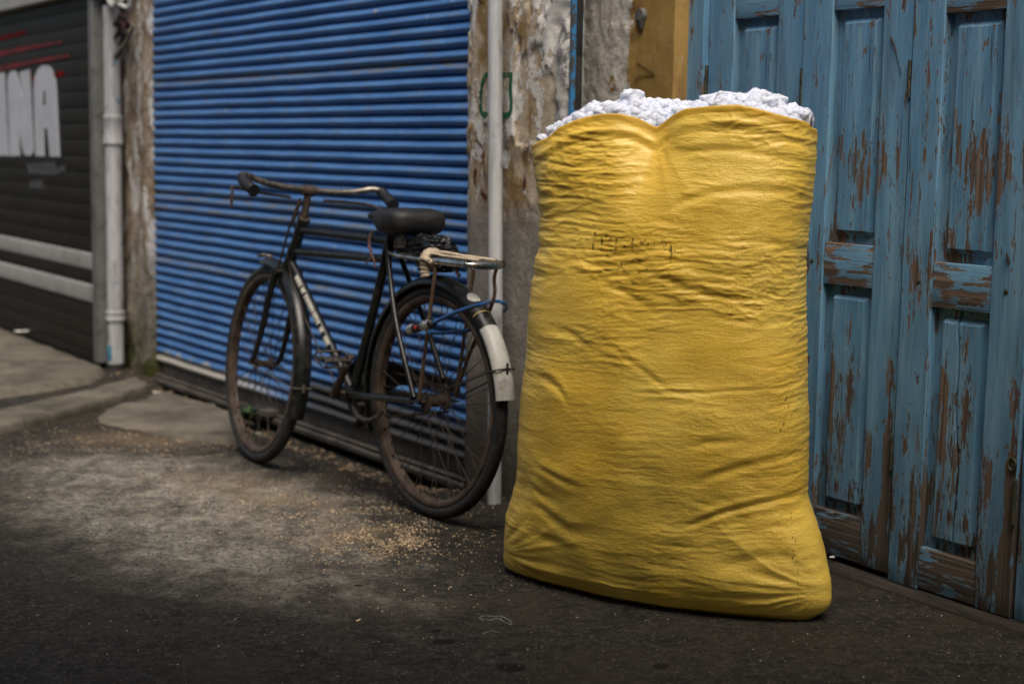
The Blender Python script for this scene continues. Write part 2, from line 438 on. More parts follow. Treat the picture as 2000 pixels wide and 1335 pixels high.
def mat_concrete():
    t = NT('worn_concrete'); v = t.co()
    a = t.noise(v, 3, 7, .7, .4); f = t.noise(v, 40, 5, .7)
    c = t.mix(t.ss(a, .32, .66), (.062, .054, .04), (.175, .152, .116))
    c = t.mix(t.m('MULTIPLY', t.ss(f, .55, .7), .5), c, (.07, .06, .05))
    moss = t.ss(t.noise(v, 5, 5, .65), .56, .68)
    c = t.mix(t.m('MULTIPLY', moss, .5), c, (.055, .055, .025))
    MAT['concrete'] = t.done(c, .9, 0, t.bump(t.m('ADD', a, f), .5, .01), .25)
mat_concrete()

def mat_ground():
    t = NT('street_ground'); X = t.xyz(); v = t.co()
    x, y = X[0], X[1]
    wob = t.noise(v, 1.6, 5, .6); wob2 = t.noise(v, 7, 5, .7)
    def blob(cx, cy, rx, ry, ang):
        ca, sa = math.cos(ang), math.sin(ang)
        dx = t.m('SUBTRACT', x, cx); dy = t.m('SUBTRACT', y, cy)
        p = t.m('DIVIDE', t.m('ADD', t.m('MULTIPLY', dx, ca), t.m('MULTIPLY', dy, sa)), rx)
        q = t.m('DIVIDE', t.m('SUBTRACT', t.m('MULTIPLY', dy, ca), t.m('MULTIPLY', dx, sa)), ry)
        return t.m('SQRT', t.m('ADD', t.m('MULTIPLY', p, p), t.m('MULTIPLY', q, q)))
    n40 = t.noise(v, 40, 6, .75); n150 = t.noise(v, 150, 4, .7); n12 = t.noise(v, 12, 6, .7, .3)
    base = t.mix(t.ss(n12, .3, .7), (.026, .022, .017), (.07, .059, .045))
    n90 = t.noise(v, 85, 4, .75)
    base = t.mix(t.m('MULTIPLY', t.ss(n40, .5, .64), .75), base, (.125, .108, .084))
    base = t.mix(t.m('MULTIPLY', t.ss(n90, .5, .38), .8), base, (.018, .016, .0135))
    base = t.mix(t.m('MULTIPLY', t.ss(n90, .58, .68), .6), base, (.15, .13, .10))
    base = t.mix(t.m('MULTIPLY', t.ss(n40, .46, .34), .7), base, (.016, .015, .013))
    spk = t.ss(n150, .62, .70)
    base = t.mix(t.m('MULTIPLY', spk, .6), base, (.24, .2, .15))
    base = t.mix(t.m('MULTIPLY', t.ss(t.noise(v, 2.6, 5, .65, .3), .45, .65), .55), base, t.mix(n40, (.035, .025, .016), (.11, .085, .058)))
    cv = t.n('ShaderNodeTexVoronoi', {'Vector': t.n('ShaderNodeVectorMath', {0: v, 1: t.n('ShaderNodeTexNoise', {'Vector': v, 'Scale': 5., 'Detail': 4.}).outputs['Color']}, operation='ADD').outputs[0], 'Scale': 1.7}, feature='DISTANCE_TO_EDGE').outputs[0]
    crack = t.m('MULTIPLY', t.ss(cv, .012, .004), t.ss(wob, .5, .6))
    base = t.mix(t.m('MULTIPLY', crack, .8), base, (.012, .011, .009))
    # pale dust trodden over the lane, its colour brightened for light falling there
    d1 = blob(-.98, 4.6, .5, 1.12, .55)
    e = t.m('ADD', d1, t.m('ADD', t.m('MULTIPLY', t.m('SUBTRACT', wob, .5), .9), t.m('MULTIPLY', t.m('SUBTRACT', wob2, .5), .75)))
    dm = t.ss(e, 1.25, .5)
    thin = t.ss(t.m('ADD', t.noise(t.co((3, 1.2, 1), (0, 0, 0)), 3, 6, .7, .5), t.m('MULTIPLY', n40, .25)), .42, .82)
    dust = t.mix(t.ss(n12, .3, .7), (.32, .29, .235), (.66, .6, .49))
    dust = t.mix(t.m('MULTIPLY', t.ss(n90, .52, .4), .55), dust, (.07, .06, .048))
    dust = t.mix(t.m('MULTIPLY', t.ss(n40, .5, .4), .45), dust, (.1, .088, .07))
    c = t.mix(t.m('MULTIPLY', dm, t.m('ADD', .3, t.m('MULTIPLY', thin, .7))), base, dust)
    # sawdust
    for cx, cy, rx, ry, an in ((-.44, 4.3, .18, .12, .3), (-.75, 4.75, .3, .13, -.4), (-1.42, 5.7, .34, .2, -.2), (-.95, 5.0, .35, .2, -.5)):
        s = blob(cx, cy, rx, ry, an)
        s = t.ss(t.m('ADD', s, t.m('MULTIPLY', t.m('SUBTRACT', n40, .5), 2.2)), 1.1, .1)
        c = t.mix(t.m('MULTIPLY', s, .32), c, (.42, .29, .17))
    # damp oily spots
    for (px, py, r) in ((866, 1252, .028), (1000, 1303, .035), (848, 1231, .016), (985, 1277, .018), (700, 1142, .012), (1290, 1300, .02)):
        P = at_z(px, py); s = t.ss(t.m('ADD', blob(P[0], P[1], r, r*.8, .2), t.m('MULTIPLY', t.m('SUBTRACT', n40, .5), 1.6)), 1.1, .85)
        c = t.mix(t.m('MULTIPLY', s, .85), c, (.008, .0075, .007))
    h = t.m('ADD', t.m('ADD', t.m('MULTIPLY', n12, .8), t.m('MULTIPLY', n40, .7)), t.m('MULTIPLY', n150, .35))
    MAT['ground'] = t.done(c, t.m('ADD', .72, t.m('MULTIPLY', n12, .2)), 0, t.bump(t.m('ADD', h, t.m('MULTIPLY', n90, .7)), 1., .022), .22)
mat_ground()

# ================================================================== GROUND
def gz(x, y):
    x = np.asarray(x, float); y = np.asarray(y, float)
    return -.018*np.exp(-((x+.95)**2+(y-5.35)**2)/.8)+.004*fbm(x*1.7, y*1.7, 3., 3)*sst(0, 2.5, np.hypot(x-.3, y-3.7))-.055*sst(-.3, -.06, (x-FB.o[0])*FB.n[0]+(y-FB.o[1])*FB.n[1])*sst(-.1, .2, (x-FB.o[0])*FB.u[0]+(y-FB.o[1])*FB.u[1])*sst(2.95, 2.5, (x-FB.o[0])*FB.u[0]+(y-FB.o[1])*FB.u[1])
def ground():
    b = MB()
    xs = np.concatenate([[-40, -20, -10], np.linspace(-4.5, 2.6, 150), [6, 14, 40]])
    ys = np.concatenate([[-30, -12, -4], np.linspace(.5, 9.5, 190), [14, 25, 60]])
    X, Y = np.meshgrid(xs, ys); b.grid(np.dstack([X, Y, gz(X, Y)]))
    return tag(b.build('ground', MAT['ground'], recalc=False), kind='structure')
ground()

def slab(name, poly, z0, z1, mat, jit=.012, kind='structure', step=.05):
    """an irregular low slab from a ground outline (pixels), its rim broken up by noise"""
    P = [at_z(*q)[:2] for q in poly]; Q = []
    for i in range(len(P)):
        a, c = P[i], P[(i+1) % len(P)]; n = max(1, int(np.linalg.norm(c-a)/step))
        for k in range(n): Q.append(a+(c-a)*k/n)
    Q = np.array(Q); Q[:, 0] += jit*fbm(Q[:, 0]*9, Q[:, 1]*9, 1.); Q[:, 1] += jit*fbm(Q[:, 0]*9, Q[:, 1]*9, 5.)
    cen = Q.mean(0); n = len(Q)
    rows = []
    for s, z in ((1.02, z0), (1.0, z0+(z1-z0)*.6), (.985, z1-.003), (.96, z1), (.7, z1), (.4, z1), (.1, z1)):
        R = cen+(Q-cen)*s; zz = z+.006*fbm(R[:, 0]*4, R[:, 1]*4, 2.)*(s < 1)
        rows.append(np.column_stack([R, zz]))
    b = MB(); b.grid(np.array(rows), wrap=True); b.add(rows[-1], [tuple(range(n))])
    return tag(b.build(name, mat, sharp=60), kind=kind)
slab('pavement', [(-260, 530), (0, 649), (206, 730), (178, 748), (100, 762), (0, 778), (-260, 812)], -.03, .028, MAT['concrete'])
slab('kerb', [(268, 748), (292, 760), (240, 782), (140, 812), (0, 846), (-200, 880), (-200, 842), (0, 812), (130, 785), (215, 760)], -.03, .03, MAT['concrete'])
slab('pavement', [(318, 762), (450, 800), (470, 860), (330, 850), (185, 820), (215, 795)], -.06, .001, MAT['concrete'], jit=.03)

# ================================================================== DARK SHUTTER WITH LETTERING
def lpx(x, y, d=-.004): return FL.px(x, y, d)
def dark_shutter():
    root = in_frame(tag(empty('roller_shutter', (0, 0, 0)), 'dark brown slatted roller shutter with white lettering and two white slats', 'shutter'), FL)
    L = FL.L+.02; x0 = -1.6
    zt = lpx(60, 14)[1]
    bars = [(lpx(0, 487)[1], lpx(0, 459)[1]), (lpx(0, 541)[1], lpx(0, 511)[1])]
    b = MB(); wb = MB()
    def strip(B, z0, z1, out=.0022, y0=0.):
        n = 7 if out < .005 else 24; rows = []
        for i in range(n+1):
            t = i/n; rows.append([(x, y0-out*math.sin(math.pi*t)**(.6 if out < .005 else .22), z0+(z1-z0)*t) for x in (x0, L)])
        B.grid(np.array(rows))
        B.add([(x0, y0, z1), (L, y0, z1), (x0, y0+.008, z1+.002), (L, y0+.008, z1+.002)], [(0, 1, 3, 2)])
    z = -.015; per = .0785
    edges = sorted([e for br in bars for e in br])
    while z < zt:
        z1 = z+per
        inside = [br for br in bars if br[0] < z+.03 and br[1] > z+.03]
        if inside:
            br = inside[0]; strip(wb, br[0], br[1], .007); z = br[1]+.003; continue
        for e in edges:
            if z+.02 < e < z1: z1 = e
        strip(b, z, z1-.003); z = z1
    b.box(x0, L, .006, .03, 0, 2.6)
    b.build('slats', MAT['dark_slats'], root, sharp=50)
    wb.build('white_slat', MAT['white_slat'], root, sharp=50)
    t = MB(); t.box(-1.6, L+.12, -.05, .05, zt, zt+.11); t.build('header_rail', MAT['white_slat'], root, bevel=.006)
    g = MB(); g.box(L-.012, L+.05, -.03, .03, .03, zt); g.build('guide_rail', simple('grey_rail', (.17, .165, .155), .5, .3, .15, 8, dirt=(.08, .075, .06)), root, bevel=.004)
    # letters: outlines in photo pixels on the shutter face
    def poly(mb, pts, d=-.0055):
        v = [(*lpx(x, y, d)[:1], d, lpx(x, y, d)[1]) for x, y in pts]
        n = len(v); v += [(p[0], d+.004, p[2]) for p in v]
        mb.add(v, [tuple(range(n))]+[(i, (i+1) % n, n+(i+1) % n, n+i) for i in range(n)])
    le = MB()
    poly(le, [(-30, 146), (8, 142), (16, 304), (-30, 304)])
    poly(le, [(14, 160), (16, 146), (22, 139), (29, 139), (33, 146), (43, 196), (38, 141), (57, 136), (65, 296), (60, 304), (50, 304), (45, 298), (36, 248), (38, 304), (19, 305)])
    poly(le, [(65, 180), (67, 152), (73, 136), (82, 128), (89, 128), (84, 178), (83, 205), (85, 250), (86, 305), (69, 305)])
    poly(le, [(89, 128), (97, 131), (104, 143), (108, 160), (110, 180), (116, 306), (97, 306), (92, 251), (89, 251), (89, 206), (88, 178), (84, 178)])
    poly(le, [(83, 205), (89, 206), (89, 251), (85, 250)])
    le.build('lettering', MAT['white_letter'], root, smooth=False)
    rs = MB()
    poly(rs, [(-60, 112), (60, 88), (116, 80), (118, 86), (60, 97), (-60, 124)])
    poly(rs, [(-60, 141), (60, 117), (132, 106), (134, 112), (60, 126), (-60, 154)])
    rs.build('painted_stripe', MAT['red_paint'], root, smooth=False)
    r2 = MB()
    poly(r2, [(-60, 86), (50, 60), (52, 66), (-60, 96)], -.0056)
    poly(r2, [(60, 150), (124, 138), (124, 148), (62, 160)], -.0048)
    r2.build('painted_stripe', MAT['red_smear'], root, smooth=False)
    sm = MB(); poly(sm, [(52, 320), (104, 316), (108, 330), (124, 322), (126, 334), (104, 342), (58, 338)]); poly(sm, [(58, 354), (80, 352), (82, 368), (58, 366)])
    sm.build('paint_smear', MAT['white_smear'], root, smooth=False)
    zw = zt+.11
    wl = tag(MB().box(-2.2, L+.3, -.02, .3, zw+.002, 3.4).build('wall', MAT['post']), 'weathered rendered wall above dark slatted shutter', 'wall'); in_frame(wl, FL)
dark_shutter()

# ================================================================== POST AND DRAIN PIPE
def rough_block(name, F, x0, x1, y0, y1, z0, z1, mat, amp=.012, nx=14, nz=90, freq=9.):
    """a block whose front and sides are broken up by noise"""
    per = [(x0, y1), (x0, y0+.01)]+[(x0+(x1-x0)*k/nx, y0) for k in range(nx+1)]+[(x1, y0+.01), (x1, y1)]
    rows = []
    for i in range(nz+1):
        z = z0+(z1-z0)*i/nz; P = np.array(per)
        d = fbm(P[:, 0]*freq, z*freq*.7, P[:, 1]*freq, 4)
        st = sst(.05, .12, fbm(P[:, 0]*5+9, z*3.2, 2., 4))*.6
        rows.append(np.column_stack([P[:, 0]+.35*amp*d*np.array([1]*2+[0]*(nx+1)+[1]*2), P[:, 1]-amp*(d*.6+st)*np.array([0]+[1]*(nx+3)+[0]), np.full(len(P), z)]))
    b = MB(); b.grid(np.array(rows)); n = len(per)
    b.add(rows[-1], [tuple(range(n))])
    o = b.build(name, mat, sharp=35); in_frame(o, F); return o
xa = FB.px(243, 300, -.05)[0]; xb = FB.px(289, 300, -.05)[0]
tag(rough_block('post', FB, xa, xb, -.06, .3, -.05, 3.4, MAT['post'], .014), 'peeling plaster post between the dark shutter and the blue shutter', 'post')
tag(in_frame(MB().box(xa-.5, xa-.004, .0, .3, -.05, 3.4).build('wall', MAT['post']), FB), 'strip of weathered wall behind the white drain pipe', 'wall')

def vpipe(name, F, pts, r, dep, mat, rings=(), par=None, n=18):
    P = [(F.px(x, y, dep)[0], dep, F.px(x, y, dep)[1]) for x, y in pts]
    return P
def drain_pipe():
    dep = -.13
    T = FB.px(217, 12, dep); Bm = FB.px(227, 722, dep)
    root = in_frame(tag(empty('drain_pipe', (0, 0, 0)), 'white plastic drain pipe beside dark shutter, blue paint near its foot', 'pipe'), FB)
    p = lambda t, o=0.: (T[0]+(Bm[0]-T[0])*t+o, dep, T[1]+(Bm[1]-T[1])*t)
    r = .039
    b = MB(); b.tube([p(i/10) for i in range(11)], r, 20, caps=False); b.tube([p(i/10) for i in range(11)], r-.004, 20, caps=False)
    b.add([(p(0)[0]+rr*math.cos(a), dep+rr*math.sin(a), p(0)[2]) for rr in (r, r-.004) for a in np.linspace(0, 2*math.pi, 21)[:-1]], [(i, (i+1) % 20, 20+(i+1) % 20, 20+i) for i in range(20)])
    b.build('pipe', MAT['pvc'], root)
    def coup(y0, y1):
        t0 = (y0-12)/710; t1 = (y1-12)/710; c = MB(); k = r+.0055
        c.tube([p(t0-.002), p(t0), p(t0+.008), p(t0+.012), p(t1-.012), p(t1-.008), p(t1), p(t1+.002)], [r-.002, k+.003, k+.003, k, k, k+.003, k+.003, r-.002], 20, caps=False)
        c.build('coupling', MAT['pvc'], root)
    coup(222, 276); coup(604, 622)
    e = MB(); q = p(1)
    e.tube([(q[0]-.005, dep, q[2]+.03), (q[0], dep, q[2]-.02), (q[0]+.006, dep-.012, q[2]-.06), (q[0]+.012, dep-.04, q[2]-.085)], [.045, .045, .044, .042], 18, caps=False)
    e.tube([(q[0], dep, q[2]+.02), (q[0]+.006, dep-.012, q[2]-.06), (q[0]+.012, dep-.0402, q[2]-.085)], [.036, .036, .036], 18)
    e.build('elbow', MAT['dark_iron'], root)
    s = MB(); zq = p(.955)
    s.sweep((zq[0], dep, zq[2]), [(0, 0)], 0, 1, 1)
    pts = [(r+.0012, a) for a in np.linspace(-2.4, -.9, 9)]
    rows = [[(zq[0]+rr*math.cos(a), dep+rr*math.sin(a), zq[2]+h) for rr, a in pts] for h in (-.03, -.005, .02, .045)]
    s = MB(); s.grid(np.array(rows)); s.build('paint_patch', simple('teal_paint', (.05, .22, .33), .5, 0, .3, 40), root)
    return root
drain_pipe()

def tangle():
    dep = -.16; P = lambda x, y, d=0.: (FB.px(x, y, dep+d)[0], dep+d, FB.px(x, y, dep+d)[1])
    br = MB(); br.tube(spline([P(196, -30), P(214, 2), P(232, 8), P(250, 16), P(254, 4), P(256, -40)], 5), .011, 10)
    br.tube(spline([P(206, -20), P(222, 12), P(236, -6)], 6), .017, 10)
    tag(in_frame(br.build('pipe_bracket', MAT['white_enamel']), FB), 'white bent pipe bracket above the drain pipe', 'bracket')
    rg = MB()
    for k in range(16):
        x = 236+random.uniform(-7, 17); y = 24+random.uniform(0, 34); d = random.uniform(-.01, .04)
        rg.tube(spline([P(x, y, d), P(x+random.uniform(-10, 10), y+random.uniform(4, 16), d), P(x+random.uniform(-12, 8), y+random.uniform(14, 34), d)], 5), random.uniform(.004, .012), 7)
    tag(in_frame(rg.build('tangled_rag', MAT['dark_rag']), FB), 'dark red and black rag tangled behind the top of the drain pipe', 'rag')
    sk = MB(); sk.tube([P(262, 52, -.02), P(246, 84, -.03), P(226, 112, -.03)], [.007, .009, .013], 8)
    tag(in_frame(sk.build('stick', simple('grey_wood', (.13, .11, .08), .9, 0, .3, 30)), FB), 'short grey stick wedged behind the drain pipe', 'stick')
tangle()

# ================================================================== BLUE SHUTTER
def blue_shutter():
    root = in_frame(tag(empty('roller_shutter', (0, 0, 0)), 'bright blue corrugated roller shutter behind the bicycle', 'shutter'), FB)
    x0 = FB.px(288, 300)[0]-.05; x1 = FB.px(900, 300)[0]+.10
    zb = FB.px(295, 700)[1]; per = .0426; N = int(2.5/per)
    tt = np.linspace(0, 1, 12)[:-1]
    prof = []
    for k in range(N):
        for t in tt:
            prof.append((zb+(k+t)*per, (.023*math.sin(math.pi/2*min(1, t/.42))**.8 if t < .42 else .023*math.cos(math.pi/2*(t-.42)/.58)**.8)))
    prof = np.array(prof)
    xs = np.linspace(x0, x1, 110)
    X, Z = np.meshgrid(xs, prof[:, 0]); O = np.repeat(prof[:, 1][:, None], len(xs), 1)
    k = np.floor((Z-zb)/per)
    dz = .0022*fbm(X*2.1, k*.35, 1., 3)+.0016*gn(X*7, k*3.3, 4.)*sst(.9, .3, Z)
    dy = .004*fbm(X*1.3, Z*1.3, 7., 3)+.003*gn(X*6, Z*9, 2.)*sst(.95, .4, Z)
    b = MB(); b.grid(np.dstack([X, dy-O, Z+dz])); b.build('slats', MAT['blue_slats'], root, sharp=80)
    r = MB()
    r.box(x0, x1, -.004, .03, zb-.052, zb+.002)
    r.box(x0, x1, -.034, .026, zb-.062, zb-.054)
    r.build('bottom_rail', simple('rail_iron', (.065, .055, .046), .6, .1, .35, 10, dirt=(.12, .10, .08), bump=.4), root, bevel=.003)
    g = MB(); g.box(x0-.03, x0+.047, -.03, .0, .02, 2.7); g.build('guide_rail', MAT['rusty_steel'], root, bevel=.003)
    r2 = MB(); pts = []
    A = FB.px(300, 722, -.05); Bq = FB.px(893, 930, -.05)
    rows = [[(x, -.03-o, zb-.066+h+.004*gn(x*4, h*20, 0.)) for x in np.linspace(x0+.05, x1, 60)] for o, h in ((-.03, .0), (.0, .0), (.012, -.008), (.014, -.022), (.01, -.03), (-.03, -.032))]
    r2.grid(np.array(rows)); r2.build('sill_bar', MAT['rail_iron'], root)
    bk = MB().box(x0-.1, x1+.1, .06, .3, -.05, 3.4).build('wall', MAT['gap_dark']); tag(in_frame(bk, FB), 'dark wall seen in the gap below the blue shutter', 'wall')
    return root
blue_shutter()

# ================================================================== PILLAR WITH PLASTER, PIPE
def pillar():
    PD = -.045
    x0 = FB.px(906, 200, PD)[0]; x1 = FB.px(1109, 100, PD)[0]
    nx, nz = 70, 330; xs = np.linspace(x0, x1, nx); zs = np.linspace(-.06, 3.4, nz)
    X, Z = np.meshgrid(xs, zs)
    f = fbm(X*8, Z*4, 3., 5); up = sst(.95, 1.15, Z+.15*f)
    chip = sst(.10, .16, fbm(X*9+4, Z*4.5, 9., 4))
    D = PD-.002*f*up-.0085*chip*up-.0012*fbm(X*14, Z*14, 1., 4)
    dx = sst(x1-.09, x1-.05, X+.05*f)*up; D = D+dx*(.010+.016*fbm(X*13, Z*11, 6., 4))*.8
    D = D+.02*sst(x0+.05, x0, X)
    XX = X+(.009*fbm(Z*6, 3., 1.)+.006*fbm(Z*22, 8., 1.))*(sst(x0+.04, x0, X)+sst(x1-.04, x1, X))
    rows = np.dstack([XX, D, Z])
    b = MB(); b.grid(rows)
    sideL = np.stack([rows[:, 0]+[0, .25, 0], rows[:, 0]], 1); sideR = np.stack([rows[:, -1], rows[:, -1]+[0, .045, 0]], 1)
    b.grid(sideL); b.grid(sideR)
    root = in_frame(tag(b.build('plaster_pillar', MAT['plaster'], sharp=35), 'pillar of peeling tan and grey plaster behind the thin white pipe', 'pillar'), FB)
    # painted marks, laid on as thin strokes
    def stroke(mb, pts, wd, d):
        Q = spline([(*FB.px(x, y, PD-.02),) for x, y in pts], 8)
        T = np.gradient(Q, axis=0); T /= np.linalg.norm(T, axis=1)[:, None]; Nn = np.column_stack([-T[:, 1], T[:, 0]])
        k = len(Q); wv = wd*(1+.25*fbm(np.arange(k)*.4, wd*900, 0.))
        a = Q+Nn*wv[:, None]/2; c = Q-Nn*wv[:, None]/2
        def yy(p):
            ix = np.clip(np.round((p[:, 0]-x0)/(x1-x0)*(nx-1)).astype(int), 0, nx-1); iz = np.clip(np.round((p[:, 1]+.06)/3.46*(nz-1)).astype(int), 0, nz-1)
            m = D[iz, ix]
            for s in (-2, -1, 1, 2): m = np.minimum(m, np.minimum(D[np.clip(iz+s, 0, nz-1), ix], D[iz, np.clip(ix+s, 0, nx-1)]))
            return m-d
        mb.grid(np.stack([np.column_stack([a[:, 0], yy(a), a[:, 1]]), np.column_stack([Q[:, 0], yy(Q), Q[:, 1]]), np.column_stack([c[:, 0], yy(c), c[:, 1]])], 1))
    g = MB()
    stroke(g, [(996, 146), (975, 147), (945, 146), (936, 152), (930, 175), (929, 205), (934, 222), (955, 224), (975, 226), (990, 222), (994, 205), (992, 175), (993, 148)], .017, .0015)
    g.build('painted_square', MAT['green_mark'], root)
    for pts, wd in (([(921, 255), (921, 300), (919, 345)], .014), ([(919, 330), (918, 350), (928, 372), (942, 388)], .02), ([(922, 275), (936, 292), (940, 320)], .012),
                    ([(1018, 290), (1017, 330), (1014, 372)], .017), ([(1016, 294), (1030, 286), (1034, 296), (1028, 306)], .016), ([(1018, 332), (1034, 332)], .012)):
        s = MB(); stroke(s, pts, wd, .0016); s.build('painted_letter', MAT['red_mark'], root)
    return root
pillar()

def thin_pipe():
    dep = -.115
    pts = [(967, -60), (967, 150), (967.5, 350), (967.5, 600), (966, 800), (965, 985), (965, 1050)]
    P = spline([(FB.px(x, y, dep)[0], dep, FB.px(x, y, dep)[1]) for x, y in pts], 6)
    b = MB(); b.tube(P, .0225, 16)
    o = tag(in_frame(b.build('conduit_pipe', MAT['pvc']), FB), 'thin white pipe running up the plaster pillar', 'pipe')
    for y in (-40, ):
        pass
    return o
thin_pipe()

# dark gap, blue board, ochre wall
def middle():
    PD = -.045
    xg0 = FB.px(1108, 100, PD)[0]; xg1 = FB.px(1116, 100, PD)[0]; xg2 = FB.px(1122, 100, PD+.01)[0]
    tag(in_frame(MB().box(xg0+.004, xg1, PD+.004, PD+.04, -.05, 3.4).build('blue_board', MAT['peeled_blue'], bevel=.003), FB), 'narrow board with bright peeling blue paint on the pillar edge', 'board')
    tag(in_frame(MB().box(xg1+.002, xg2, PD+.016, PD+.04, -.05, 3.4).build('door_jamb', MAT['dark_iron'], bevel=.003), FB), 'dark grey jamb beside the narrow black gap', 'jamb')
    # ochre wall in the frame of the doors
    y0 = -.06
    xl = FD.px(1143, 100, y0)[0]; xe = FD.px(1316, 100, y0)[0]; xr = FD.px(1349, 100, y0)[0]
    global OCH
    OCH = xl
    nx, nz = 80, 260; xs = np.linspace(0, xe-xl, nx); zs = np.linspace(-.05, 3.4, nz); X, Z = np.meshgrid(xs, zs)
    xsplit = .228+.07*fbm(X*6, Z*6, 4., 5)
    wh = sst(.012, -.012, X-xsplit)
    Dp = -.006*wh-.004*wh*fbm(X*18, Z*18, 2., 4)-.0012*fbm(X*5, Z*5, 1., 3)
    rows = np.dstack([X, Dp, Z]); rows[:, 0, 0] += .008*fbm(zs*7, 2., 3.)
    b = MB(); b.grid(rows)
    b.grid(np.stack([rows[:, 0]+[0, .3, 0], rows[:, 0]], 1))
    e = np.stack([rows[:, -1], rows[:, -1]+[.004, .006, 0], rows[:, -1]+[.006, .057, 0], rows[:, -1]+[.006, .2, 0]], 1); b.grid(e)
    o = b.build('ochre_wall', MAT['ochre'], sharp=35)
    o.location = FD.w(xl, y0, 0); o.rotation_euler = (0, 0, FD.ang)
    tag(o, 'ochre painted wall with broken white plaster behind the sack', 'wall')
    sc = MB()
    def line(pts, r=.0016): sc.tube(spline([(FD.px(x, y, y0-.006)[0]-xl, -.004, FD.px(x, y, y0-.006)[1]) for x, y in pts], 5), r, 6, flat=(1, .4))
    line([(1243, 120), (1258, 130), (1276, 142)]); line([(1238, 154), (1255, 146), (1277, 145)])
    s_ = sc.build('scratch_mark', MAT['gap_dark'], o)
    k = MB(); kx, kz = FD.px(1251, 30, y0-.008); k.tube([(kx-xl, -.014, kz), (kx-xl, .0, kz)], [.019, .022], 14); k.tube([(kx-xl+.002, -.008, kz-.012), (kx-xl+.002, -.006, kz-.04)], [.016, .006], 10)
    k.build('wall_plug', simple('grey_putty', (.12, .115, .11), .8), o)
    wl = MB().box(-1.4, xl-.012, .35, .6, -.05, 3.4).build('wall', MAT['gap_dark']); tag(in_frame(wl, FD), 'wall coloured black for the deep shade between the plaster pillar and the ochre wall', 'wall')  # near-black colour puts the deep shade of the gap on this back wall
def mat_pb():
    t = NT('peeled_blue'); v = t.co(); n = t.noise(t.co((1, 1, .6)), 30, 5, .7)
    c = t.mix(t.ss(n, .5, .54), (.04, .2, .42), (.07, .07, .065)); MAT['peeled_blue'] = t.done(c, .6, 0, t.bump(n, .5, .004))
mat_pb()
middle()

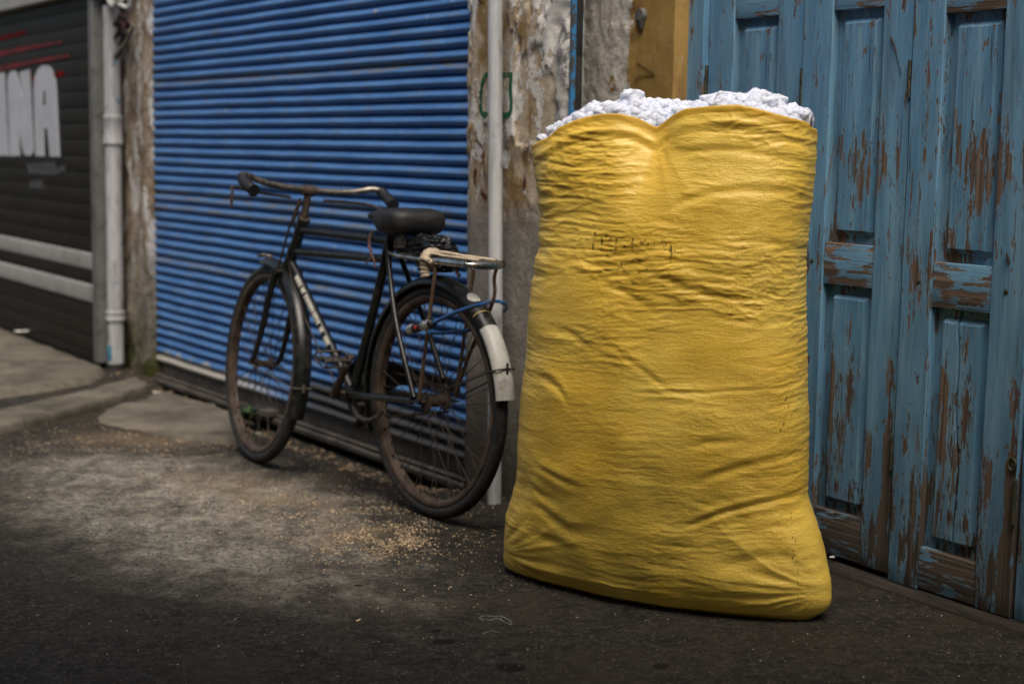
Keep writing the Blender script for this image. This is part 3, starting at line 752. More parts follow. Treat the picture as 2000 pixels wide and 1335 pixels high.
# ================================================================== FOLDING DOORS
def door_leaf(x0, x1, z0, panels, px0, px1, label, mats, group, y=0., zt=2.5, seed=0, crack=None, hinges=()):
    rnd = random.Random(seed)
    root = in_frame(tag(empty('door_leaf', (0, 0, 0)), label, 'door', group), FD)
    root.location = FD.w(x0, y, 0)
    W = x1-x0; a = px0-x0; c = px1-x0; th = .036
    def piece(name, bx, mat, off):
        X0, X1, Z0, Z1 = bx
        nz = max(2, int((Z1-Z0)/.05)); nx = 3
        b = MB(); rows = []
        for i in range(nz+1):
            z = Z0+(Z1-Z0)*i/nz; r = []
            for xx, yy in ((X0, th), (X0, off), (X0+.33*(X1-X0), off), (X0+.66*(X1-X0), off), (X1, off), (X1, th)):
                jx = .0010*gn(z*6, xx*40+seed, 1.) if name == 'stile' else 0
                jy = .0008*gn(z*4, xx*9+seed*3, 2.)
                r.append((xx+jx, yy+jy, z))
            rows.append(r)
        rows = np.array(rows); b.grid(rows); b.add(rows[0], [(0, 1, 2, 3, 4, 5)]); b.add(rows[-1], [(5, 4, 3, 2, 1, 0)])
        bm_o = b.build(name, mat, root, sharp=30, bevel=.0028, seg=2)
        # weld the shared rim so that the bevel finds the edges
        bm = bmesh.new(); bm.from_mesh(bm_o.data); bmesh.ops.remove_doubles(bm, verts=bm.verts, dist=1e-5); bmesh.ops.recalc_face_normals(bm, faces=bm.faces); bm.to_mesh(bm_o.data); bm.free()
        return bm_o
    piece('stile', (.0015, a, z0, zt), mats[0], 0); piece('stile', (c, W-.0015, z0+.002, zt), mats[1], .0004)
    zs = [z0+.004]+[q for pr in panels for q in pr]+[zt]
    rails = [(zs[i], zs[i+1]) for i in range(0, len(zs), 2)]
    for i, (q0, q1) in enumerate(rails):
        piece('rail', (a+.0006, c-.0006, q0, q1), mats[2+i] if i < len(mats)-2 else mats[-1], .0022+.0006*rnd.random())
    for i, (q0, q1) in enumerate(panels):
        X0, X1, Z0, Z1 = a-.004, c+.004, q0-.004, q1+.004
        xc = None
        if crack == i: xc = lambda z: X0+(X1-X0)*.5+.012*math.sin(z*5.2+.4)+.004*math.sin(z*23)
        ins = [0, .006, .0235, .025, .038, .0395]; dep = [.027, .027, .026, .0245, .0105, .0095]
        us = [X0+k for k in ins]; mid = list(np.linspace(us[-1], X1-ins[-1], 14))[1:-1]; us2 = [X1-k for k in ins][::-1]
        zz = [Z0+k for k in ins]+list(np.linspace(Z0+ins[-1], Z1-ins[-1], 40))[1:-1]+[Z1-k for k in ins][::-1]
        def prof(u, lo, hi):
            d = min(u-lo, hi-u); return float(np.interp(d, ins, dep))
        rows = []
        for z in zz:
            U = us+mid+us2
            if xc:
                cx = xc(z); U = [u for u in U if abs(u-cx) > .006]
                U = sorted(U+[cx-.0042, cx-.0014, cx+.0014, cx+.0042])
                while len(U) < 26: U.append(U[-1])
                U = U[:26] if len(U) <= 26 else U
            r = []
            for u in U:
                yv = max(prof(u, X0, X1), prof(z, Z0, Z1))+.0007*float(gn(u*12+seed, z*4, 3.))
                if xc and abs(u-xc(z)) < .002: yv += .012
                r.append((u, yv, z))
            rows.append(r)
        if xc:
            m = max(len(r) for r in rows); rows = [r+[r[-1]]*(m-len(r)) for r in rows]
        b = MB(); b.grid(np.array(rows)); b.build('panel', mats[0] if i else mats[1], root, sharp=25)
    bk = MB(); bk.box(a-.003, c+.003, .0405, .046, z0+.01, zt-.01); bk.build('backing', MAT['gap_dark'], root)
    for (hx, z1_, z2_) in hinges:
        h = MB(); zm = (z1_+z2_)/2; X = hx-x0
        h.tube([(X, -.004, z1_), (X, -.004, zm-.001)], .0055, 10); h.tube([(X, -.004, zm+.001), (X, -.004, z2_)], .0055, 10)
        h.build('hinge', MAT['hinge'], root)
    return root
simple('hinge', (.06, .065, .045), .55, .4, .4, 60, dirt=(.12, .08, .04), bump=.3)
def doors():
    D_ = FD.px
    P0, PW, RH, RB = MAT['door_paint'], MAT['door_paint_worn'], MAT['rail_paint'], MAT['rail_bare']
    grp = 'blue folding door leaves'
    zb = .03
    x12 = D_(1564, 180)[0]; xA = D_(1378, 180)[0]
    # leaf 1
    l1a, l1b = D_(1431, 34)[0], D_(1517, 34)[0]; t1 = D_(1470, 34)[1]
    H = lambda x, y0, y1: (D_(x, y1)[0], D_(x, y1)[1], D_(x, y0)[1])
    door_leaf(xA, x12, zb, [(.24, .745), (.885, t1)], l1a, l1b, 'blue door leaf least worn, nearest the ochre wall', (P0, P0, RH, RH, RH), grp, y=.006, seed=1, hinges=[H(1377, 128, 184), H(1563, 134, 206)])
    # leaf 2
    t2 = (D_(1628, 19)[1]+D_(1722, 15.6)[1])/2; m1 = (D_(1607, 552)[1]+D_(1702, 567)[1])/2; m2 = (D_(1609, 472)[1]+D_(1705, 481)[1])/2
    b2 = (D_(1590, 988)[1]+D_(1682, 1014)[1])/2
    l2a = (D_(1625, 18)[0]+D_(1602, 600)[0]+D_(1592, 980)[0])/3; l2b = (D_(1723, 16)[0]+D_(1703, 567)[0]+D_(1684, 1014)[0])/3
    x23 = 0.
    leaf2 = door_leaf(x12, x23-.003, zb, [(b2, m1), (m2, t2)], l2a, l2b, 'blue door leaf half hidden behind the right side of the sack', (P0, PW, RH, RH, RH), grp, seed=2,
              hinges=[(-.004, *sorted((D_(1776, 190)[1], D_(1781, 118)[1]))), (-.003, *sorted((D_(1746, 918)[1], D_(1748, 850)[1])))])
    # leaf 3
    t3 = (D_(1845, 24)[1]+D_(1964, 21)[1])/2; n1 = (D_(1821, 599)[1]+D_(1938, 614)[1])/2; n2 = (D_(1826, 511)[1]+D_(1942, 521)[1])/2
    b3 = (D_(1796, 1064)[1]+D_(1908, 1102)[1])/2
    l3a = (D_(1846, 24)[0]+D_(1822, 600)[0]+D_(1799, 1064)[0])/3; l3b = (D_(1964, 22)[0]+D_(1940, 600)[0]+D_(1908, 1100)[0])/3
    leaf3 = door_leaf(x23+.002, .3885, zb-.012, [(b3, n1), (n2, t3)], l3a, l3b, 'blue door leaf with a split lower panel and bare wood at its foot', (PW, PW, RB, RH, RH), grp, y=-.006, seed=3, crack=0,
              hinges=[(.3865, *sorted((D_(1985, 1022)[1], D_(1988, 934)[1])))])
    door_leaf(.3915, .79, zb-.012, [(b3, n1), (n2, t3)], .3915+l3a, .3915+l3b, 'blue door leaf at the right edge, only a sliver showing', (P0, PW, RH, RH, RH), grp, y=.002, seed=4)
    # frame and sill
    fr = MB(); xf = D_(1349, 100)[0]-.012
    fr.box(xf, xA-.002, -.012, .05, .02, 2.6)
    tag(in_frame(fr.build('door_frame', P0, bevel=.003), FD), 'blue painted upright frame between the ochre wall and the doors', 'frame')
    tag(in_frame(MB().box(-1.2, 1.6, .052, .3, -.05, 3.4).build('wall', MAT['gap_dark']), FD), 'dark wall behind the blue doors', 'wall')
    # nail heads, a key slot, a ring bolt and a scrap of wire
    def onleaf(root, x0, y, px, py): q = D_(px, py, y); return q[0]-x0, q[1]
    for root, x0, y, px, py in ((leaf2, x12, 0, 1586, 508), (leaf3, x23+.002, -.006, 1795, 549), (leaf3, x23+.002, -.006, 1965, 569)):
        x, z = onleaf(root, x0, y, px, py); n_ = MB(); n_.tube([(x, .002, z), (x, -.0015, z), (x, -.0035, z)], [.0062, .0062, .003], 10); n_.build('nail', MAT['hinge'], root)
    x, z = onleaf(leaf3, x23+.002, -.006, 1969, 503); k = MB(); k.tube([(x-.004, -.0012, z+.010), (x, -.0014, z), (x+.0045, -.0012, z-.012)], [.002, .0055, .0045], 10, flat=(1, .5)); k.build('key_slot', MAT['gap_dark'], leaf3)
    x, z = onleaf(leaf3, x23+.002, -.006, 1979, 906); k = MB(); k.tube([(x+.011*math.cos(t_), -.004, z+.014*math.sin(t_)) for t_ in np.linspace(0, 2*math.pi, 17)[:-1]], .0028, 7, closed=True); k.tube([(x, .001, z), (x, -.003, z)], .009, 12); k.build('ring_bolt', MAT['hinge'], leaf3)
    k = MB(); k.tube([(*onleaf(leaf2, x12, 0, px, py)[:1], -.003, onleaf(leaf2, x12, 0, px, py)[1]) for px, py in ((1741, 73), (1748, 88), (1755, 118), (1761, 146))], [.003, .0022, .0012, .0012], 6); k.build('wire', MAT['dark_iron'], leaf2)
    # sill, its rim broken
    xs = np.linspace(-1.0, 1.8, 180); yf = D_(1750, 1150)
    rows = []
    for o, h in ((.06, .018), (-.0, .018), (-.02, .017), (-.036, .013), (-.043, .004), (-.045, -.03)):
        j = .006*fbm(xs*7, 1., o*3)+.004*fbm(xs*30, 5., 0.)
        rows.append(np.column_stack([xs, o+j*(o < -.015)*(1 if h < .015 else .5), h+.002*fbm(xs*9, o*40, 2.)*(h > 0)]))
    s = MB(); s.grid(np.array(rows)); tag(in_frame(s.build('sill', MAT['sill'], sharp=50), FD), 'worn dark wood sill under the blue doors', 'sill')
def mat_sill():
    t = NT('sill_wood'); g = t.noise(t.co((2, 30, 30)), 3, 5, .7, .4)
    c = t.mix(t.ss(g, .35, .65), (.018, .015, .012), (.048, .037, .028)); 
    MAT['sill'] = t.done(c, .85, 0, t.bump(g, .6, .008), .3)
mat_sill()
doors()

SHADE_SHEET_Y = 1.85  # front edge of the unseen sheet added overhead to shade the near ground
def opposite():
    """the far side of the lane, behind the viewer: a rendered house that limits the light, and a sheet added to shade the near ground"""
    n = -FB.n; u = FB.u
    o = empty('house', (0, 0, 0)); tag(o, 'plain rendered house across the lane behind the viewer', 'house')
    b = MB()
    c = np.array([-1.2, -1.9, 0])
    def P(s, d, z): q = c+u*s+n*d; return (q[0], q[1], z)
    v = [P(s, d, z) for z in (0, 5.0) for d in (0, 3.) for s in (-9, 7)]
    b.add(v, [(0, 2, 3, 1), (4, 5, 7, 6), (0, 1, 5, 4), (2, 6, 7, 3), (0, 4, 6, 2), (1, 3, 7, 5)])
    b.build('facade', MAT['opposite_render'], o)
    t = MB(); rows = []
    for i in range(30):
        s_ = -4.5+9*i/29; rows.append([(s_, -2.6+(SHADE_SHEET_Y-.24*s_+2.6)*j/14+.03*math.sin(s_*2.3), 3.05-.25*math.sin(math.pi*j/14)*.6+.05*math.sin(s_*1.7+j)) for j in range(15)])
    t.grid(np.array(rows)); t.grid(np.array(rows)+np.array([0, 0, .006])); tag(t.build('added_shade_sheet', MAT['sheet_metal']), 'grey sheet added overhead, out of view, to shade the near ground', 'added_shade_sheet')
    return o
opposite()

# ================================================================== THE SACK
FS = Frame(at_z(985, 1110), at_z(1590, 1207))
SACK_L = [(1016, 1126), (1000, 1119), (987, 1108), (984, 1094), (986, 1055), (991, 1000), (1003, 960), (1014, 930), (1020, 890), (1021, 850), (1028, 761), (1035, 700), (1045, 585), (1057, 520), (1063, 470), (1066, 420), (1064, 380), (1058, 345), (1049, 310), (1047, 292)]
SACK_R = [(1580, 1206), (1604, 1200), (1619, 1190), (1626, 1175), (1624, 1137), (1607, 1067), (1592, 1020), (1579, 985), (1575, 972), (1577, 930), (1577, 890), (1577, 820), (1575, 750), (1572, 640), (1571, 590), (1572, 500), (1580, 420), (1588, 350), (1592, 300), (1593, 258)]
LIP_F = [(1047, 292), (1062, 272), (1090, 252), (1120, 240), (1150, 231), (1185, 225), (1215, 225), (1242, 233), (1262, 247), (1270, 251), (1280, 243), (1300, 228), (1330, 215), (1380, 210), (1432, 207), (1470, 215), (1510, 227), (1550, 240), (1575, 247), (1593, 258)]
def sack():
    L = np.array([FS.px(*q) for q in SACK_L]); R = np.array([FS.px(*q) for q in SACK_R])
    L[0, 1] = R[0, 1] = 0.; L = L[np.argsort(L[:, 1])]; R = R[np.argsort(R[:, 1])]
    zf = np.linspace(0, 1.3, 400)
    sm = lambda q: np.convolve(np.pad(q, 4, 'edge'), np.ones(9)/9, 'valid')
    aL = sm(np.interp(zf, L[:, 1], L[:, 0])); aR = sm(np.interp(zf, R[:, 1], R[:, 0]))
    # lip height along the mouth, measured on the bulging front face
    F_ = np.array([FS.px(x, y, -.15) for x, y in LIP_F]); F_ = F_[np.argsort(F_[:, 0])]
    # the first and last lip points lie on the side seams
    f0 = FS.px(*LIP_F[0]); f1 = FS.px(*LIP_F[-1]); F_[0] = f0; F_[-1] = f1; F_ = F_[np.argsort(F_[:, 0])]
    Bf = lambda z: np.interp(z, [0, .015, .05, .1, .2, .32, .5, .75, 1.0, 1.12, 1.3], [.10, .135, .155, .168, .19, .203, .205, .195, .18, .165, .15])
    Bb = lambda z: np.interp(z, [0, .02, .06, .15, .3, .6, .9, 1.1, 1.3], [.1, .13, .16, .2, .22, .21, .19, .17, .15])
    NA, NZ = 620, 420
    th = np.linspace(0, 2*np.pi, NA, endpoint=False)          # th=pi at the left seam, front where sin<0
    # spend more columns on the visible front
    th = th+.35*np.sin(th*1.0+np.pi/2*0)*0
    ca, sa = np.cos(th), np.sin(th)
    def section(z, front_only=False):
        z = np.asarray(z)
        l = np.interp(z, zf, aL); r = np.interp(z, zf, aR)
        bf, bb = Bf(z), Bb(z)
        A = (r-l)/2; cc = (r+l)/2
        k = .525*bf*.62
        A2 = np.sqrt(np.maximum(A*A-k*k, .01)); return A2, cc, bf, bb
    v = np.linspace(0, 1, NZ)**1.0
    # lip per column
    A2, cc, bf, bb = section(np.full(NA, 1.1))
    e = 2/2.35
    acol = cc+A2*np.sign(ca)*np.abs(ca)**e
    lipF = np.interp(acol, F_[:, 0], F_[:, 1])
    back = np.interp(acol, [F_[0, 0], .1, .4, .7, F_[-1, 0]], [f0[1], 1.11, 1.15, 1.16, f1[1]])
    wf = sst(.15, -.25, sa); lip = back*(1-wf)+lipF*wf
    V, TH = np.meshgrid(v, th, indexing='ij')
    Z = V*lip[None, :]
    A2, cc, bf, bb = section(Z)
    nn = np.interp(Z, [0, .1, .3, .9, 1.2], [1.75, 1.95, 2.2, 2.4, 2.5]); e = 2/nn
    CA, SA = np.cos(TH), np.sin(TH)
    a = cc+A2*np.sign(CA)*np.abs(CA)**e
    b = np.where(SA < 0, -bf, bb)*np.abs(SA)**e
    # pull to the seams at the bottom corners
    # lean back a little, and a pinch at the notch in the front of the mouth
    an = FS.px(1268, 252, -.15)[0]
    fr = sst(.05, -.3, SA)
    pinch = fr*np.exp(-((a-an-.02*(1.15-Z))/.055)**2)*sst(.92, 1.13, Z)
    b = b+.035*pinch
    side = fr*np.exp(-((a-an)/.17)**2)*sst(.86, 1.1, Z); b = b+.012*side
    z_ = Z.copy()
    # soft sag: broad hollows and swells
    b = b-fr*(.012*fbm(a*3.2, Z*3.1, 2., 3))
    # level of fill: lower left third is smooth and slack
    Pn = np.dstack([a, b, z_])
    def normals(P):
        du = np.roll(P, -1, 1)-np.roll(P, 1, 1); dv = np.gradient(P, axis=0)
        n = np.cross(du, dv); n /= np.maximum(np.linalg.norm(n, axis=2, keepdims=True), 1e-9); return n
    N = normals(Pn)
    if (N[NZ//2, NA*3//4, 1]) > 0: N = -N
    s = a*1.0+.6*b
    al, ar = np.interp(Z, zf, aL), np.interp(Z, zf, aR)
    dl = a-al; dr = ar-a
    el = sst(.2, .02, dl); er = sst(.2, .02, dr); edge = np.clip(el+er, 0, 1)
    wx = .05*fbm(s*4, Z*5, 1., 3); wz = .016*fbm(s*3.2, Z*3, 6., 3)
    tilt = .12*np.sin(s*3)*0
    cre = lambda fx, fz, o: 1.7*np.maximum(0, 1-np.abs(gn((s+wx)*fx, (Z+wz)*fz, o))*2.6)**1.6-.55
    smooth = np.exp(-(((a-.24)/.17)**2+((Z-.33)/.26)**2))      # slack smooth patch on the front, lower left of centre
    rough = np.clip(1-.9*smooth, .1, 1)
    region = .55+.45*sst(-.2, .5, fbm(s*2.2, Z*2.5, 11., 2))
    p1 = sst(-.25, .35, fbm(s*3.1, Z*5.5, 21., 2)); p2 = sst(-.3, .3, fbm(s*4.4, Z*7, 27., 2)); hi_ = sst(.4, .75, Z)
    d = .0008*cre(1.3, 9, 1.)*region-.0008*cre(1.9, 17, 2.)*p1+(.0007+.0007*hi_)*cre(3.6, 40, 3.)*p2-(.0006+.0008*hi_)*cre(5, 62, 13.)*p1+(.0003+.0004*hi_)*cre(11, 105, 4.)*p2+(.0005+.0005*hi_)*cre(20, 52, 34.)*p1-(.0004+.0003*hi_)*cre(34, 80, 44.)*p2
    d = d+.0008*fbm(s*5, Z*13, 8., 3)
    d = d*rough*(.85+.3*edge)
    # crumpled seams, strongest at the upper left
    ul = el*sst(.72, .8, Z)*sst(1.1, 1.02, Z)
    d = d+ul*(.0028*ridge(s*9+wx*20, Z*19, 5.)+.0022*ridge(s*20, Z*34, 7.))
    d = d+er*.0010*ridge(s*10, Z*30, 15.)+el*.0010*ridge(s*10, Z*26, 25.)
    # fans of folds running up from the two bottom corners
    for (qa, qz, amp) in ((0.0, .06, .013), (np.interp(.05, zf, aR), .08, .013)):
        rx, rz = a-qa, (Z-qz)*1.15
        rr = np.hypot(rx, rz); ph = np.arctan2(rz, np.abs(rx))
        d = d+amp*.3*ridge(ph*4.2+wx*6, rr*2.2, 31.+qa)*np.exp(-(rr/.26)**2)*sst(.03, .12, rr)*sst(.0, .05, Z)
    # hand placed creases: (points along the crease in photo pixels, depth, half width)
    def crease(pts, amp, hw, fade=.08):
        q = spline([FS.px(x, y, -.17) for x, y in pts], 10); q = q[np.argsort(q[:, 0])]
        zc = np.interp(a, q[:, 0], q[:, 1]); m = sst(q[0, 0]-fade*.3, q[0, 0]+fade, a)*sst(q[-1, 0]+fade*.3, q[-1, 0]-fade, a)*fr
        t = (Z-zc)/hw
        return .29*amp*m*(-np.exp(-t*t)+.75*np.exp(-((t-1.7)/1.25)**2)+.45*np.exp(-((t+1.7)/1.2)**2))
    for args in (([(1330, 1030), (1420, 1000), (1500, 988), (1585, 980)], .013, .008), ([(1360, 940), (1420, 920), (1500, 905), (1580, 905)], .011, .011),
                 ([(1340, 872), (1400, 862), (1470, 870)], .008, .010), ([(1030, 735), (1060, 740), (1095, 758), (1120, 790)], .014, .012),
                 ([(1020, 905), (1060, 920), (1110, 940), (1150, 950)], .008, .009), ([(1400, 1110), (1470, 1098), (1540, 1105)], .010, .013),
                 ([(1010, 985), (1050, 1000), (1100, 1030), (1140, 1042)], .010, .014), ([(1000, 1040), (1060, 1058), (1120, 1075)], .007, .012),
                 ([(1130, 513), (1200, 516), (1300, 508), (1420, 520)], .006, .006), ([(1270, 530), (1330, 555), (1400, 580), (1470, 590)], .010, .012),
                 ([(1180, 660), (1240, 700), (1320, 760), (1360, 765)], .005, .009), ([(1300, 410), (1360, 385), (1440, 372), (1530, 380)], .008, .010),
                 ([(1160, 545), (1230, 572), (1290, 610)], .007, .01), ([(1010, 940), (1040, 965), (1080, 985)], .010, .010),
                 ([(1240, 762), (1350, 765), (1470, 764), (1570, 770)], .004, .005), ([(1440, 470), (1500, 480), (1575, 505)], .012, .012),
                 ([(1440, 1050), (1500, 1040), (1590, 1045)], .006, .009), ([(1060, 640), (1120, 652), (1180, 690)], .006, .010),
                 ([(1090, 330), (1140, 322), (1200, 328)], .005, .008), ([(1320, 300), (1400, 292), (1500, 305), (1580, 320)], .007, .009)):
        d = d+crease(*args)
    # radiating pulls below the notch
    rx, rz = a-an, Z-1.14; ph = np.arctan2(rx, -rz); rr = np.hypot(rx, rz)
    d = d+.0016*ridge(ph*2.4, rr*1.5, 41.)*np.exp(-(rr/.2)**2)*fr*sst(.015, .06, rr)
    d = d*sst(.0, .02, Z)*(1-.35*edge)*(1-.5*sst(.985, 1, V))
    d = d+fr*(.0045*np.exp(-((V-.972)/.007)**2)-.003*np.exp(-((V-.955)/.006)**2))*(.6+.8*gn(a*9, 2., 1.))
    Pn = Pn+N*d[:, :, None]
    Pn[:, :, 2] = np.maximum(Pn[:, :, 2], 0)
    b_ = MB()
    rows = [Pn[i] for i in range(NZ)]
    # folded mouth: the cloth turns in and runs down inside
    top = Pn[-1]; cen = np.array([top[:, 0].mean(), .02, 0])
    for sh, dzv in ((.992, .004), (.975, .003), (.955, -.012), (.93, -.06), (.9, -.12)):
        q = top.copy(); q[:, :2] = cen[:2]+(top[:, :2]-cen[:2])*sh; q[:, 2] = top[:, 2]+dzv; rows.append(q)
    bot = []
    for sh in (.0, .35, .7, .93):
        q = Pn[0].copy(); c0 = np.array([Pn[0][:, 0].mean(), 0]); q[:, :2] = c0+(q[:, :2]-c0)*sh; q[:, 2] = .0015 if sh < .9 else .0008; bot.append(q)
    allr = np.array(bot+rows)
    b_.grid(allr, wrap=True)
    o = b_.build('sack', [MAT['sack'], MAT['sack_inner']], sharp=180, recalc=False)
    mi = np.zeros(len(o.data.polygons), int); mi[(4+NZ-5)*NA:] = 1; o.data.polygons.foreach_set('material_index', mi.tolist())
    o.data.flip_normals() if o.data.polygons[(4+NZ//2)*NA+NA*3//4].normal.y > 0 else None
    o.location = FS.o; o.rotation_euler = (0, 0, FS.ang)
    tag(o, 'tall yellow woven plastic sack crammed with white cotton', 'sack')
    return o, allr
SACK, SROWS = sack()
bpy.context.view_layer.update()
def sack_tree():
    bm = bmesh.new(); bm.from_mesh(SACK.data); bm.transform(SACK.matrix_world); t = BVHTree.FromBMesh(bm); bm.free(); return t
STREE = sack_tree()
SINV = SACK.matrix_world.inverted()
def on_sack(x, y, off=.0012):
    d = Vector(ray(x, y)); h = STREE.ray_cast(Vector(CAM), d.normalized())
    if h[0] is None: return None
    return SINV @ (h[0]+h[1]*off)
def sack_writing():
    b = MB()
    def st(pts, wpx=4.2):
        Q = spline(pts, 10); T = np.gradient(Q, axis=0); T /= np.maximum(np.linalg.norm(T, axis=1)[:, None], 1e-6); Nn = np.column_stack([-T[:, 1], T[:, 0]])
        rows = []
        for q, n in zip(Q, Nn):
            r = [on_sack(*(q+n*wpx*k)) for k in (-.5, 0, .5)]
            if any(p is None for p in r): continue
            rows.append([tuple(p) for p in r])
        if len(rows) > 1: b.grid(np.array(rows))
    # faded characters: a stroke, 1, P, L, full stop, 1, 1 and scrawls after and below
    st([(1131, 470), (1140, 466), (1150, 468), (1160, 467)], 3.5); st([(1163, 452), (1161, 466), (1159, 478), (1158, 489)]); 
    st([(1176, 461), (1176, 475), (1175, 489)]); st([(1176, 460), (1190, 459), (1194, 465), (1188, 469), (1177, 470)], 3.2)
    st([(1204, 462), (1204, 474), (1203, 488)]); st([(1203, 488), (1196, 489), (1192, 488)], 3); st([(1218, 480), (1222, 483)], 5)
    st([(1236, 463), (1235, 478), (1234, 496)]); st([(1250, 471), (1256, 474), (1262, 468), (1265, 476), (1265, 491)])
    st([(1276, 473), (1278, 480)], 3.2); st([(1290, 473), (1296, 471), (1302, 478), (1294, 482), (1300, 488)], 3.5); st([(1306, 489), (1314, 491), (1320, 489)]); st([(1310, 478), (1311, 500), (1309, 512)], 3)
    st([(1184, 497), (1192, 503), (1202, 494)], 3); st([(1168, 532), (1180, 527), (1200, 527), (1212, 524)], 3.4); st([(1214, 510), (1214, 522), (1222, 530), (1230, 534), (1240, 538), (1252, 530), (1266, 526)], 3.2)
    st([(1233, 548), (1236, 552), (1244, 553)], 3.2); st([(1228, 512), (1240, 506), (1254, 510)], 2.6)
    b.build('faded_lettering', MAT['ink'], SACK)
    # line of small dark needle marks near the right side
    c = MB(); rr = random.Random(4)
    def dots(p0, p1, n):
        for i in range(n):
            t = i/(n-1); x = p0[0]+(p1[0]-p0[0])*t+rr.uniform(-5, 5); y = p0[1]+(p1[1]-p0[1])*t+rr.uniform(-4, 4); h = rr.uniform(2, 8)
            q = [on_sack(x-1.1, y), on_sack(x+1.1, y), on_sack(x+1.1, y+h), on_sack(x-1.1, y+h)]
            if all(p is not None for p in q): c.add([tuple(p) for p in q], [(0, 1, 2, 3)])
    dots((1538, 775), (1524, 840), 11); c.build('stain_marks', MAT['ink'], SACK)
    c = MB(); dots((1540, 1000), (1566, 1180), 24); c.build('stain_marks', MAT['ink'], SACK)
sack_writing()

def cotton():
    rr = random.Random(11); b = MB()
    top = [(1052, 300), (1060, 268), (1085, 235), (1105, 214), (1125, 202), (1150, 197), (1180, 199), (1205, 192), (1225, 186), (1245, 197), (1270, 190), (1290, 200), (1340, 191), (1365, 187), (1385, 185), (1411, 175), (1435, 182), (1480, 180), (1505, 190), (1530, 203), (1555, 213), (1572, 208), (1588, 225), (1596, 246)]
    T = np.array([FS.px(x, y, -.02) for x, y in top]); T = T[np.argsort(T[:, 0])]
    ico = {}
    for sub in (2, 3):
        bm = bmesh.new(); bmesh.ops.create_icosphere(bm, subdivisions=sub, radius=1); bm.verts.ensure_lookup_table()
        ico[sub] = (np.array([v.co[:] for v in bm.verts]), [tuple(v.index for v in f.verts) for f in bm.faces]); bm.free()
    def puff(a, y, z, r, sub=3):
        V, F = ico[sub]; s = rr.uniform(0, 50)
        n = 1+.38*fbm(V[:, 0]*1.5+s, V[:, 1]*1.5, V[:, 2]*1.5, 2)+.1*fbm(V[:, 0]*5+s, V[:, 1]*5, V[:, 2]*5, 3)
        b.add(V*n[:, None]*r*np.array([1.15, 1, .85])+np.array([a, y, z]), F)
    lo, hi = T[0, 0]+.012, T[-1, 0]-.035
    na, nq = 460, 150
    A_, Q_ = np.meshgrid(np.linspace(0, 1, na), np.linspace(-1, 1, nq), indexing='ij')
    aa = lo+(hi-lo)*A_; Bw = .125*np.sqrt(np.clip(1-(2*A_-1)**4, 0, 1))+.012
    g_ = np.linspace(T[0, 0], T[-1, 0], 300); hs = np.convolve(np.pad(np.interp(g_, T[:, 0], T[:, 1]), 9, 'edge'), np.hanning(19)/np.hanning(19).sum(), 'valid'); hh = np.interp(aa, g_, hs)
    ang = Q_*np.pi*.62
    nt = FS.px(1270, 251, -.1)[0]; y_ = .05+.05*np.exp(-((aa-nt)/.06)**2)+Bw*.8*np.sin(ang)/np.sin(np.pi*.5); z_ = hh-.062*(1-np.cos(ang))-.013
    Pm = np.dstack([aa, y_, z_])
    nrm = np.dstack([(2*A_-1)**5*.6, np.sin(ang), np.cos(ang)+.15]); nrm /= np.linalg.norm(nrm, axis=2, keepdims=True)
    bil = lambda f, o: -.35+np.sqrt(gn(aa*f+.3*gn(aa*f, y_*f, o), y_*f, z_*f+o)**2+.012)*1.5
    dd = .030*bil(10.5, 1.)+.013*bil(25, 5.)+.0038*bil(60, 9.)+.0014*bil(140, 3.)+.006+.012*gn(aa*6, y_*6, 2.)
    Pm = Pm+nrm*dd[:, :, None]
    b.grid(Pm)
    for k in range(150):
        i, j = rr.randrange(6, na-6), rr.randrange(int(nq*.12), int(nq*.8)); p = Pm[i, j]; r = rr.uniform(.011, .023); nv = nrm[i, j]
        puff(*(p-nv*r*.6), r, 3)
    for x, y, r in ((1061, 270, .013), (1057, 281, .010), (1078, 254, .013), (1570, 222, .012)):
        q = FS.px(x, y, .03); puff(q[0], .03, q[1], r, 3)
    # loose fibres
    NF = 60000; fv = np.array(b.v); fl = [f_ for f_ in b.f]
    for k in range(NF):
        q = fl[rr.randrange(len(fl))]; p = fv[q[0]]
        d = np.array([rr.gauss(0, 1), rr.gauss(0, 1), rr.gauss(.25, 1)]); d /= np.linalg.norm(d)+1e-9
        w_ = np.array([d[1], -d[0], .3*d[2]]); w_ = w_/(np.linalg.norm(w_)+1e-9)*.00035; Ln = rr.uniform(.003, .0085)
        b.add([p-w_, p+w_, p+d*Ln], [(0, 1, 2)])
    o = b.build('cotton_filling', MAT['cotton'], sharp=180, recalc=False)
    o.location = FS.o; o.rotation_euler = (0, 0, FS.ang)
    tag(o, 'fluffy white cotton bulging out of the mouth of the yellow sack', 'cotton')
cotton()

